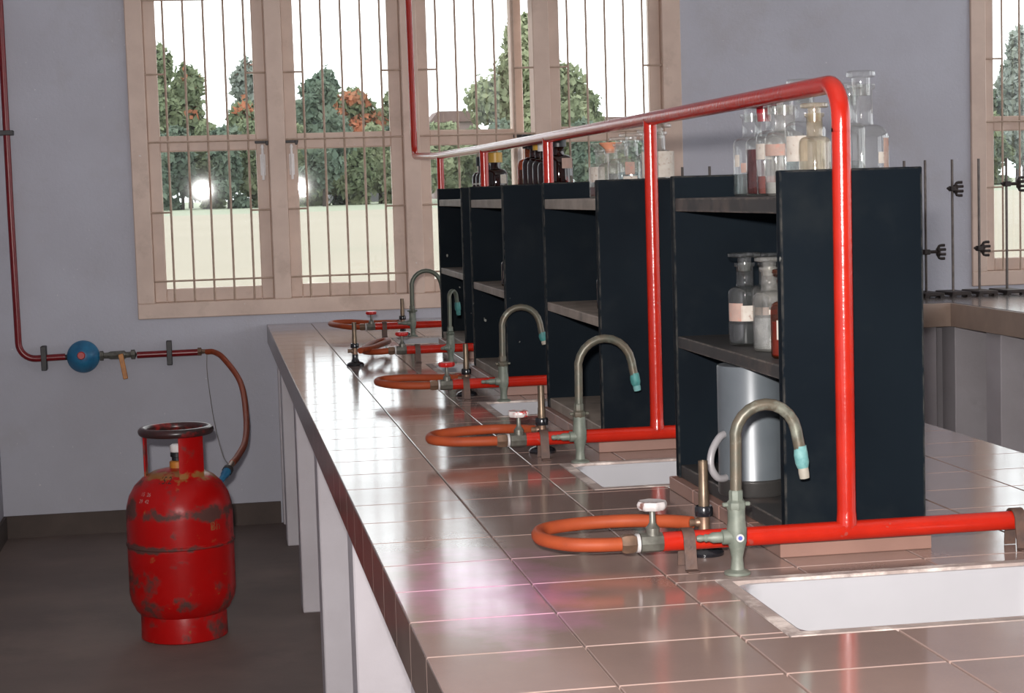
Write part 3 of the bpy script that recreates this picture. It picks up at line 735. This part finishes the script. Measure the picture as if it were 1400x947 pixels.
bottle('clear bottle with a wide white label, behind the overhead pipe end', 0.815, 2.433, ZT, 0.0280, 1.372, 'glass', lab=(0.46, 0.80, 222, 70, 'label'), liq=(0.80, 'liq_clear'), group=G1)
bottle('tan-stained glass bottle just left of the nearest riser pipe', 0.803, 2.358, ZT, 0.0215, 1.336, 'glass_tan', liq=(0.12, 'liq_clear'), group=G1)
bottle('clear bottle partly hidden behind the bend of the nearest riser', 0.856, 2.368, ZT, 0.0200, 1.362, 'glass', liq=(0.5, 'liq_clear'), group=G1)
bottle('largest clear bottle, right of the nearest riser, with stoppered wide neck', 0.838, 2.275, ZT, 0.0345, 1.372, 'glass', lab=[(0.30, 0.80, 315, 24, 'label_pink'), (0.44, 0.60, 305, 36, 'label')], liq=(0.26, 'liq_clear'), group=G1, neckr=0.42, bodyf=0.60, broad=0.72)
# mid shelf of the nearest rack
GM = 'bottles on the middle shelf of the nearest rack'
bottle('leftmost clear bottle with flat disc stopper, on the nearest middle shelf', 0.754, 2.53, ZM, 0.0245, 1.134, 'glass', lab=[(0.42, 0.72, 215, 60, 'label_pink'), (0.42, 0.68, 262, 45, 'label')], liq=(0.40, 'liq_dark'), group=GM, broad=1.12)
bottle('clear bottle at the back, between two others on the middle shelf', 0.808, 2.60, ZM, 0.0230, 1.130, 'glass', lab=(0.46, 0.6, 230, 60, 'label_pink'), group=GM)
bottle('clear bottle of greyish liquid with white neck ring on the middle shelf', 0.758, 2.425, ZM, 0.0238, 1.131, 'glass_dusty', lab=(0.62, 0.70, 262, 26, 'label'), liq=(0.62, 'liq_milky'), group=GM)
bottle('amber bottle with orange-red liquid against the near end panel', 0.747, 2.315, ZM, 0.0220, 1.118, 'amber_light', lab=(0.34, 0.68, 238, 50, 'label'), liq=(0.72, 'liq_amber'), group=GM)
# second rack
bottle('label-fronted clear bottle over dark liquid, leftmost on second rack top', 0.7735, 3.560, ZT, 0.0270, 1.320, 'glass_dusty', stop='cone', lab=(0.46, 0.90, 232, 70, 'label'), liq=(0.38, 'liq_red'), group=G2)
bottle('clear bottle with orange tapered stopper on the second rack', 0.777, 3.497, ZT, 0.0260, 1.320, 'glass_dusty', stop='cone', smat='cork_orange', group=G2)
bottle('grey dusty bottle in front, between orange stopper and round bottle', 0.783, 3.430, ZT, 0.0270, 1.328, 'glass_dusty', liq=(0.72, 'liq_milky'), group=G2)
bottle('clear bottle with small white tag on the second rack', 0.787, 3.365, ZT, 0.0260, 1.333, 'glass', lab=[(0.36, 0.52, 250, 60, 'label'), (0.56, 0.86, 250, 40, 'label_pink')], liq=(0.7, 'liq_clear'), group=G2)
bottle('clear bottle behind the round labelled one, second rack top', 0.838, 3.440, ZT, 0.0240, 1.342, 'glass', lab=(0.35, 0.5, 250, 70, 'label_pink'), liq=(0.5, 'liq_clear'), group=G2)
bottle('round broad bottle with large white label behind the second riser', 0.815, 3.280, ZT, 0.0315, 1.346, 'glass_dusty', lab=(0.42, 0.97, 268, 140, 'label'), liq=(0.9, 'liq_milky'), group=G2)
bottle('dark amber bottle half hidden on the second rack middle shelf', 0.748, 3.42, ZM, 0.0220, 1.105, 'amber', stop='cap', group='half hidden amber bottles on middle shelves')
bottle('dark amber bottle half hidden on the third rack middle shelf', 0.7230, 4.42, ZM, 0.0220, 1.105, 'amber', stop='cap', lab=(0.3, 0.6, 240, 60, 'label_pink'), group='half hidden amber bottles on middle shelves')
# third rack: dark bottles
bottle('large amber bottle right of the third riser, with dark cap', 0.819, 4.255, ZT, 0.0340, 1.366, 'amber', stop='cap', lab=(0.68, 0.92, 300, 55, 'label_pink'), group=G3, neckr=0.40, bodyf=0.74)
AM = [(4.326, 'cap_black', 'dark amber bottle just left of the third riser'), (4.397, 'cap_white', 'amber bottle with a white cap, third rack top'),
      (4.468, 'cap_yellow', 'amber bottle with a yellow cap in the third rack row'), (4.539, 'cap_black', 'black-capped amber bottle second from the left, third rack top')]
for i, (y, cm, l) in enumerate(AM):
    bottle(l, 0.815, y, ZT, 0.0335, 1.352+0.006*i, 'amber', stop='cap', smat=cm, group=G3, neckr=0.40, bodyf=0.74, lab=None if i else (0.3, 0.4, 240, 40, 'label_pink'))
bottle('leftmost amber bottle with pale label on the third rack', 0.815, 4.612, ZT, 0.0340, 1.374, 'amber_light', stop='cap', smat='cap_black', lab=(0.46, 0.74, 245, 45, 'label'), liq=(0.85, 'liq_red'), group=G3, neckr=0.40, bodyf=0.70)
bottle('amber bottle with a yellow cap on the farthest rack', 0.822, 5.235, ZT, 0.0340, 1.345, 'amber', stop='cap', smat='cap_yellow', lab=(0.50, 0.80, 305, 40, 'label'), group=G4, neckr=0.44, bodyf=0.72)
for i, (y, l) in enumerate(((5.310, 'dark bottle just left of the fourth riser'), (5.382, 'dark bottle, middle of the three beside the fourth riser'), (5.454, 'leftmost dark bottle on the farthest rack'))):
    bottle(l, 0.818, y, ZT, 0.0330, 1.338, 'amber', stop='cap', smat='cap_black', lab=(0.52, 0.58, 215, 50, 'label'), group=G4, neckr=0.42, bodyf=0.72)

# ================================================================== metal can on the bottom board
can = thing('metal_can', 'grey metal can with a milky side handle under the bottle shelf', 'can', (0.7345, 2.445, ZBOT+0.0004))
MB().lathe([(0.0478, 0.020), (0.0470, 0.022), (0.0470, 0.1785), (0.0460, 0.1805), (0.0, 0.1805)], 40).build('can_body', 'alu', can)
MB().lathe([(0, 0.0), (0.0465, 0.0), (0.0480, 0.003), (0.0480, 0.017), (0.0488, 0.019), (0.0488, 0.022), (0.0470, 0.0235)], 40).build('can_foot', 'alu_dark', can)
MB().tube(spline([(-0.041, -0.012, 0.087), (-0.053, -0.022, 0.083), (-0.066, -0.03, 0.066), (-0.069, -0.033, 0.046), (-0.060, -0.03, 0.030), (-0.048, -0.022, 0.026), (-0.039, -0.012, 0.027)], 6), 0.0052, 10).build('handle', 'plastic_tube', can)

# ================================================================== gas cylinder
CX, CY = -0.117, 5.22
cyl = thing('gas_cylinder', 'worn red gas cylinder standing on the floor below the window', 'gas cylinder', (CX, CY, 0))
MB().lathe([(0, 0.046), (0.06, 0.048), (0.105, 0.060), (0.132, 0.082), (0.146, 0.112), (0.1495, 0.135), (0.1495, 0.268), (0.1525, 0.271), (0.1525, 0.276), (0.1495, 0.279), (0.1495, 0.352), (0.147, 0.378), (0.139, 0.408), (0.123, 0.436), (0.100, 0.458), (0.070, 0.474), (0.035, 0.482), (0, 0.484)], 48).build('cylinder_body', 'cyl', cyl)
MB().lathe([(0.118, 0.0), (0.122, 0.003), (0.1205, 0.070), (0.117, 0.082), (0.113, 0.080), (0.116, 0.068), (0.116, 0.002), (0.118, 0.0)], 40).build('foot_ring', 'cyl', cyl)
MB().tube([(0.094*math.cos(2*PI*i/36), 0.094*math.sin(2*PI*i/36), 0.588) for i in range(36)], 0.0125, 12, closed=True).build('guard_ring', 'ring_grey', cyl)
def strapleg(a0, a1, r):
    n = 10; v = []; f = []
    for i in range(n+1):
        a = math.radians(a0+(a1-a0)*i/n)
        for rr in (r, r+0.004):
            for z in (0.448, 0.588): v.append((rr*math.cos(a), rr*math.sin(a), z))
    for i in range(n):
        a = i*4; b = a+4
        f += [(a, b, b+1, a+1), (a+2, a+3, b+3, b+2), (a, a+2, b+2, b), (a+1, b+1, b+3, a+3)]
    f += [(0, 1, 3, 2), (4*n, 4*n+2, 4*n+3, 4*n+1)]
    return MB().add(v, f)
for a0, a1 in ((274, 322), (158, 192), (40, 62)): strapleg(a0, a1, 0.090).build('guard_strap', 'cyl', cyl)
vv = MB().lathe([(0, 0.478), (0.022, 0.478), (0.022, 0.500), (0.017, 0.503), (0, 0.504)], 16).build('valve', 'orange_lever', cyl)
MB().lathe([(0, 0.503), (0.015, 0.503), (0.015, 0.512), (0.019, 0.514), (0.019, 0.525), (0.014, 0.528), (0, 0.528)], 16).build('valve_collar', 'cap_black', vv)
MB().lathe([(0, 0.527), (0.017, 0.527), (0.019, 0.530), (0.019, 0.545), (0.014, 0.549), (0, 0.549)], 16).build('valve_cap', 'bolt', vv)
# lettering on the cylinder
def text_mesh(s, size):
    cu = bpy.data.curves.new('lettering', 'FONT'); cu.body = s; cu.size = size; cu.align_x = 'CENTER'; cu.extrude = 0.0
    to = bpy.data.objects.new('lettering', cu); COL.objects.link(to)
    dg = bpy.context.evaluated_depsgraph_get()
    me = bpy.data.meshes.new_from_object(to.evaluated_get(dg))
    vs = [tuple(q.co) for q in me.vertices]; fs = [tuple(q.vertices) for q in me.polygons]
    bpy.data.objects.remove(to); bpy.data.curves.remove(cu); bpy.data.meshes.remove(me)
    return vs, fs
def wrap_text(s, size, ang, zc, prof, mat, name='lettering'):
    vs, fs = text_mesh(s, size); out = []
    for x, y, _ in vs:
        z = zc+y; r = prof(z)+0.0012; a = math.radians(ang)+x/prof(zc); out.append((r*math.cos(a), r*math.sin(a), z))
    MB().add(out, fs).build(name, mat, cyl, False)
shoulder = [(0.1495, 0.352), (0.147, 0.378), (0.139, 0.408), (0.123, 0.436), (0.100, 0.458), (0.070, 0.474), (0.035, 0.482)]
def shp(z):
    if z <= 0.352: return 0.1497
    for (r0, z0), (r1, z1) in zip(shoulder[:-1], shoulder[1:]):
        if z0 <= z <= z1: return r0+(r1-r0)*(z-z0)/(z1-z0)
    return 0.05
wrap_text('15.2', 0.024, 250, 0.452, shp, 'ink_black')
wrap_text('15  26', 0.014, 228, 0.420, shp, 'ink_pale')
wrap_text('29  42', 0.014, 228, 0.402, shp, 'ink_pale')
wrap_text('Bh', 0.034, 311, 0.318, shp, 'ink_ochre')

# ================================================================== supply line on the back wall
YP = YW-0.034
sup = thing('gas_supply_line', 'dark red gas supply pipe with blue regulator fixed to the back wall', 'pipe', (-0.48, YP, 0.67))
def L(x, z, y=0.0): return (x+0.48, y, z-0.67)
pth = [L(-0.714, ZC), L(-0.714, 2.0), L(-0.714, 1.2), L(-0.711, 0.73)] + [(q[0], q[1], q[2]) for q in arc(L(-0.651, 0.73), 0.060, 180, 270, 8, 'xz')] + [L(-0.60, 0.671), L(-0.545, 0.672)]
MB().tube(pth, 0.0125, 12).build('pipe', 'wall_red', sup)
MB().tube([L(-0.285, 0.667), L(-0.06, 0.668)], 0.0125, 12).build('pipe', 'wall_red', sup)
for x in (-0.622, -0.166):
    MB().box(x+0.48-0.010, x+0.48+0.010, -0.018, 0.034, -0.045, 0.045, 0.002).build('wall_clamp', 'latch', sup)
MB().box(L(-0.765, 0)[0], L(-0.690, 0)[0], -0.018, 0.034, 1.5-0.67-0.009, 1.5-0.67+0.009, 0.002).build('wall_clamp', 'latch', sup)
MB().box(L(-0.765, 0)[0], L(-0.690, 0)[0], -0.018, 0.034, 2.4-0.67-0.009, 2.4-0.67+0.009, 0.002).build('wall_clamp', 'latch', sup)
reg = MB().lathe([(0, -0.052), (0.020, -0.052), (0.034, -0.044), (0.050, -0.022), (0.058, -0.012), (0.060, -0.004), (0.060, 0.008), (0.052, 0.020), (0.030, 0.030), (0, 0.031)], 36, axis=1)
reg.lathe([(0, 0.048), (0.016, 0.048), (0.013, 0.062), (0, 0.062)], 6, axis=0).build('regulator', 'cyan_blue', sup)
rg = sup.children[-1]
MB().lathe([(0, -0.061), (0.012, -0.061), (0.015, -0.057), (0.015, -0.048), (0, -0.047)], 16, (-0.004, 0, 0.008), axis=1).build('regulator_cap', 'red_wheel', rg)
MB().lathe([(0, -0.068), (0.011, -0.068), (0.011, -0.057), (0.017, -0.055), (0.017, -0.045), (0.010, -0.043), (0, -0.043)], 6, axis=0).build('coupling', 'latch', sup)
bv = MB().lathe([(0, 0.060), (0.018, 0.060), (0.018, 0.073), (0.011, 0.075), (0.011, 0.090), (0.015, 0.098), (0.016, 0.150), (0.011, 0.156), (0.011, 0.172), (0.018, 0.174), (0.018, 0.188), (0.012, 0.190), (0, 0.196)], 8, axis=0).build('ball_valve', 'grey_metal', sup)
MB().box(-0.009, 0.009, -0.030, -0.024, -0.085, 0.010, 0.002).xf(Matrix.Translation((0.138, 0, -0.004)) @ Matrix.Rotation(-0.16, 4, 'Y')).lathe([(0, -0.033), (0.009, -0.033), (0.009, -0.010), (0, -0.010)], 12, (0.138, 0, -0.004), axis=1).build('valve_lever', 'orange_lever', bv)
MB().lathe([(0, 0.418), (0.015, 0.418), (0.015, 0.432), (0.009, 0.434), (0.008, 0.450), (0.0065, 0.462), (0, 0.462)], 8, axis=0).build('hose_tail', 'brass', sup)
# hose from supply line to cylinder
hs = thing('cylinder_hose', 'orange rubber hose hanging from the wall pipe to the gas cylinder', 'hose', (-0.03, YP, 0.668))
def Q(x, y, z): return (x+0.03, y-YP, z-0.668)
pp = [Q(-0.030, YP, 0.668), Q(0.000, YP-0.02, 0.667), (0.065+0.0, -0.10, -0.022), Q(0.092, 6.62, 0.556), Q(0.098, 6.20, 0.482), Q(0.080, 5.85, 0.455), Q(0.048, 5.58, 0.4548), Q(0.030, 5.43, 0.452)]
pp[3] = Q(0.088, 6.64, 0.575); pp[4] = Q(0.098, 6.30, 0.493); pp[5] = Q(0.086, 5.95, 0.452); pp[6] = Q(0.058, 5.66, 0.445); pp[7] = Q(0.038, 5.46, 0.4515)
MB().tube(spline(pp, 8), 0.0105, 10).build('rubber_tube', 'hose', hs)
e0 = Vector(pp[7]); e1 = Vector(Q(0.026, 5.39, 0.445)); e2 = Vector(Q(0.0, 5.325, 0.418))
MB().tube([tuple(e0), tuple(e0.lerp(e1, 0.5)), tuple(e1)], [0.009, 0.010, 0.009], 10).build('brass_ferrule', 'brass', hs)
MB().tube([tuple(e1), tuple(e1.lerp(e2, 0.18))], 0.016, 10).build('black_nut', 'latch', hs)
MB().tube([tuple(e1.lerp(e2, 0.15)), tuple(e1.lerp(e2, 0.45)), tuple(e1.lerp(e2, 0.5)), tuple(e2)], [0.013, 0.013, 0.010, 0.009], 10).build('connector', 'cyan_blue', hs)
wo = MB().tube(spline([(-0.028, YP-0.014, 0.660), (-0.030, YP-0.035, 0.60), (-0.024, YP-0.05, 0.52), (-0.010, 6.55, 0.44), (0.012, 6.0, 0.405), (0.030, 5.50, 0.440)], 8), 0.0016, 6).build('tie_wire', 'wire')
tag(wo, 'thin wire hanging beside the orange hose below the wall pipe', 'wire')

# ================================================================== bench along the back and right
wbn = thing('wall_bench', 'grey-topped L-shaped bench with tan edge at the right', 'bench', (0, 0, 0))
WZ = 0.775
MB().box(1.66, 2.705, 6.405, YW, WZ-0.03, WZ, 0.002).box(2.700, 3.60, 3.2, YW, WZ-0.03, WZ, 0.002).build('worktop', 'wb_top', wbn, True, 25)
MB().box(1.66, 2.712, 6.392, 6.405, WZ-0.088, WZ-0.002, 0.001).build('edge_band', 'wb_edge', wbn, True, 25)
MB().box(2.690, 2.703, 3.2, 6.404, WZ-0.088, WZ-0.002, 0.001).build('edge_band', 'wb_edge', wbn, True, 25)
MB().box(1.70, 3.44, 6.62, 6.70, 0, WZ-0.03).build('back_wall', 'leg', wbn, False)
MB().box(3.45, 3.53, 3.25, 6.70, 0, WZ-0.03).build('back_wall', 'leg', wbn, False)
for x0, x1 in ((1.70, 2.05), (2.17, 2.655)): MB().box(x0, x1, 6.44, 6.62, 0, WZ-0.031, 0.003).build('pier', 'leg', wbn, True, 25)
for y0 in (6.43, 6.03, 5.63, 5.23, 4.83, 4.43, 4.03, 3.63, 3.25): MB().box(2.722, 3.50, y0, y0+0.125, 0, WZ-0.031, 0.003).build('cross_wall', 'leg', wbn, True, 25)

# clamp stands
STL = [(1.783, 6.78, None, 'clamp stand whose rod tip shows beside the window frame edge'), (1.890, 6.78, None, 'clamp stand whose rod tip shows left of the clear bottles'),
       (2.657, 6.75, None, 'clamp stand whose rod tip pokes above the nearest rack panel'), (2.742, 6.75, (0.950, 1, 0.036), 'clamp stand right against the edge of the nearest rack panel'),
       (2.852, 6.75, (1.192, 1, 0.0), 'clamp stand with its clamp raised high against the plain wall'), (2.961, 6.75, (0.957, 1, 0.0), 'clamp stand with low clamp in front of the cream window frame'),
       (3.075, 6.75, (1.204, 1, 0.036), 'clamp stand silhouetted against the right-hand window glass')]
RODM = MB().tube([(0, 0, 0.010), (0, 0, 0.53)], 0.0052, 8).mesh('rod', 'rod')
BASEM = MB().box(-0.040, 0.040, -0.085, 0.085, 0.006, 0.020, 0.003).box(-0.040, -0.022, -0.085, -0.06, 0, 0.008).box(0.022, 0.040, -0.085, -0.06, 0, 0.008).box(-0.040, -0.022, 0.06, 0.085, 0, 0.008).box(0.022, 0.040, 0.06, 0.085, 0, 0.008).mesh('stand_base', 'stand', True, 25)
def clampm(off):
    m = MB()
    m.box(-0.014, 0.012, -0.014, 0.014, -0.010, 0.010, 0.003)
    m.tube([(-0.024, 0, 0.003), (-0.016, 0, 0.0), (0.012+off, 0, 0)], [0.004, 0.0065, 0.0065], 8)
    m.box(0.004+off, 0.020+off, -0.009, 0.009, -0.018, 0.016, 0.004)
    return m
for i, (x, y, cl, l) in enumerate(STL):
    s = thing('clamp_stand', l, 'clamp stand', (x, y, WZ+0.0003), 'clamp stands along the back bench')
    link('stand_base', BASEM, s); link('rod', RODM, s)
    if cl:
        zc, d, off = cl
        c = clampm(off).build('clamp', 'stand', s, True, 30, (0, -0.006, zc-WZ))
        for zz, yy in ((0.024, 0.0), (0.008, -0.010), (-0.010, -0.010), (-0.027, 0.0)):
            MB().tube([(0.010+off, yy, zz*0.5), (0.016+off, yy, zz*0.92), (0.024+off, yy, zz), (0.038+off, yy, zz)], 0.0055, 8).build('jaw', 'stand', c)

# ================================================================== outdoors
gm = MB(); YG = YW+0.2
gm.add([(-400, YG, -0.42), (400, YG, -0.42), (400, 120, 0.35), (-400, 120, 0.35)], [(0, 1, 2, 3)])
tag(gm.build('ground', 'field', None, False), 'pale dry open field outside the windows', kind='structure')
g2 = MB().add([(-400, 120, 0.35), (400, 120, 0.35), (600, 420, 1.1), (-600, 420, 1.1)], [(0, 1, 2, 3)])
tag(g2.build('ground_far', 'grass', None, False), 'strip of far green grass beyond the dry field', kind='structure')

def leaves(blobs, n, size, seed):
    rg_ = np.random.default_rng(seed)
    wts = np.array([b[3]*b[4] for b in blobs]); wts = wts/wts.sum()
    idx = rg_.choice(len(blobs), n, p=wts); B = np.array(blobs)[idx]
    d = rg_.normal(size=(n, 3)); d /= np.linalg.norm(d, axis=1)[:, None]
    rr = rg_.uniform(0.35, 1.0, n)**0.6*(1+0.10*rg_.normal(size=n))
    c = B[:, :3]+d*rr[:, None]*np.stack([B[:, 3], B[:, 3], B[:, 4]], 1)
    a = rg_.normal(size=(n, 3)); a /= np.linalg.norm(a, axis=1)[:, None]
    b = np.cross(a, d+0.3*rg_.normal(size=(n, 3))); b /= np.linalg.norm(b, axis=1)[:, None]
    s = size*rg_.uniform(0.6, 1.3, n)[:, None]
    v = np.empty((n, 4, 3)); v[:, 0] = c-a*s; v[:, 1] = c+b*s*0.6; v[:, 2] = c+a*s; v[:, 3] = c-b*s*0.6
    me = bpy.data.meshes.new('crown'); me.vertices.add(4*n); me.vertices.foreach_set('co', v.reshape(-1))
    me.loops.add(4*n); me.loops.foreach_set('vertex_index', np.arange(4*n)); me.polygons.add(n)
    me.polygons.foreach_set('loop_start', np.arange(0, 4*n, 4)); me.update(calc_edges=True); me.validate()
    return me
def gz(y): return -0.42+(y-YG)/(120-YG)*0.77 if y < 120 else 0.35+(y-120)/300*0.75
def tree(label, x, y, h, r, leaf, seed, low=0.12, n=1500, blossom=0, group='trees beyond the field', name='tree', size=0.55):
    g = gz(y); t = thing(name, label, 'tree' if name == 'tree' else 'shrub', (x, y, g), group)
    R_ = random.Random(seed); bl = []
    nb = 9 if name == 'tree' else 5
    for i in range(nb):
        q = i/(nb-1); z = h*(low+0.12)+(h*0.86-h*(low+0.12))*q
        w = r*(0.62*math.sin(PI*min(0.95, 0.25+q*0.72))+0.05)
        a = R_.uniform(0, 2*PI); br = r*R_.uniform(0.34, 0.5)
        bl.append((math.cos(a)*w, math.sin(a)*w*0.6, z, br, min(br*0.85, h-z)))
    bl.append((0, 0, h*0.5, r*0.55, h*0.36)); bl.append((R_.uniform(-0.2, 0.2)*r, 0, h*0.86, r*0.36, h*0.14))
    me = leaves(bl, int(n*4.0), size*0.78, seed); me.materials.append(MT[leaf]); link('crown', me, t)
    if blossom:
        b2 = [(p[0], p[1]-p[3]*0.55, p[2]+p[4]*0.35, p[3]*0.75, p[4]*0.45) for p in bl[3:]]
        mf = leaves(b2, blossom, size*0.8, seed+50); mf.materials.append(MT['flower']); link('blossom', mf, t)
    MB().tube([(0, 0, -0.2), (0.1, 0, h*0.3), (0, 0.1, h*0.6)], [r*0.07, r*0.055, r*0.03], 8).build('trunk', 'trunk', t)
    return t
D = 200.0
def pxX(px, y=D): return (px-284)/2500*y
tree('tall green tree at the left edge of the first window pane', pxX(226), 190, 16.6, 3.2, 'leaf_mid', 1, n=1500)
tree('broad green tree filling the middle of the first window pane', pxX(262), 195, 15.0, 3.6, 'leaf_mid', 2, n=1700, blossom=60)
tree('green tree at the right edge of the first window pane', pxX(342), 200, 15.8, 3.0, 'leaf_haze', 3, n=1300, blossom=60)
tree('low orange-flowering tree right of centre in the first pane', pxX(330), 185, 10.6, 3.0, 'leaf_mid', 4, n=1200, blossom=320)
tree('rounded dense tree at the left of the second window pane', pxX(413), 165, 11.6, 2.7, 'leaf_dark', 5, n=1800)
tree('dark flat-topped tree behind the orange blossom, second pane', pxX(467), 230, 16.6, 4.2, 'leaf_dark', 6, low=0.4, n=1600)
tree('orange-flowering flame tree in the second window pane', pxX(492), 205, 12.6, 4.2, 'leaf_mid', 7, low=0.35, n=1500, blossom=900)
tree('light green tree at the right of the second window pane', pxX(545), 205, 12.4, 3.0, 'leaf_pale', 8, n=1300, blossom=120)
tree('tallest pale green tree, in the third window pane', pxX(704), 190, 19.4, 6.8, 'leaf_pale', 9, n=3600, low=0.06)
tree('leaning pale tree right of the tallest one, fourth pane', pxX(752), 200, 14.6, 3.4, 'leaf_pale', 10, n=1500)
tree('small green tree at the left of the fourth pane', pxX(792), 195, 11.6, 2.6, 'leaf_mid', 11, n=1100)
tree('hazy distant tree at the left of the third pane', pxX(596), 260, 13.0, 3.0, 'leaf_haze', 12, n=900)
tree('hazy palm-like tree seen in the right-hand window', pxX(1392), 190, 17.0, 3.6, 'leaf_haze', 13, n=1600)
tree('darker tree beside the hazy one in the right-hand window', pxX(1440), 200, 15.0, 4.0, 'leaf_dark', 14, n=1300)
SHR = [(222, 'leaf_dark', 7.2), (250, 'leaf_dark', 7.8), (282, 'leaf_mid', 8.4), (312, 'leaf_dark', 7.6), (344, 'leaf_mid', 8.2), (374, 'leaf_mid', 7.2), (404, 'leaf_mid', 7.6), (432, 'leaf_pale', 7.8), (462, 'leaf_dark', 7.4),
       (492, 'leaf_mid', 6.2), (520, 'leaf_pale', 7.6), (548, 'leaf_dark', 7.8), (584, 'leaf_pale', 7.4), (620, 'leaf_pale', 7.6), (656, 'leaf_mid', 7.2), (690, 'leaf_dark', 7.6), (728, 'leaf_mid', 7.6), (768, 'leaf_mid', 7.2), (802, 'leaf_dark', 7.4), (840, 'leaf_mid', 7.0), (880, 'leaf_dark', 7.0),
       (1370, 'leaf_dark', 7.6), (1404, 'leaf_dark', 7.8), (1440, 'leaf_mid', 7.4)]
cnt = {}
for i, (px, lf, h) in enumerate(SHR):
    pane = 'first window' if px < 365 else 'second window' if px < 560 else 'third window' if px < 745 else 'fourth window' if px < 1000 else 'right-hand window'
    cnt[pane] = cnt.get(pane, 0)+1
    nm = '%s hedge bush from the left, seen low in the %s pane' % (('first', 'second', 'third', 'fourth', 'fifth', 'sixth', 'seventh')[cnt[pane]-1], pane)
    tree(nm, pxX(px, 172), 172+(i % 3)*3, h, 2.4, lf, 100+i, low=-0.08, n=750, group='hedge bushes beyond the field', name='bush', size=0.5)
def house(label, x, y, w, h, d, mat, nw):
    o = thing('house', label, 'house', (x, y, gz(y)))
    MB().box(-w/2, w/2, 0, d, -1, h).build('house_wall', mat, o, False)
    MB().prism([(-w/2-0.4, h), (w/2+0.4, h), (w/2-0.8, h+1.4), (-w/2+0.8, h+1.4)], 1, -0.5, d+0.5).build('roof', 'roof', o, False)
    for i in range(nw):
        cx = -w/2+(i+0.5)*w/nw
        MB().box(cx-0.55, cx+0.55, -0.06, 0.1, h*0.45, h*0.8).build('house_window', 'house_window', o, False)
house('grey house wall seen under the orange flame tree', pxX(488, 215), 215, 7.0, 9.2, 6, 'house_grey', 3)
house('faded pink house in the third window pane, left of the tallest tree', pxX(622, 240), 240, 6.0, 10.0, 6, 'house', 3)
house('low pale house far off in the fourth window pane', pxX(862, 300), 300, 14.0, 11.0, 8, 'house_grey', 5)
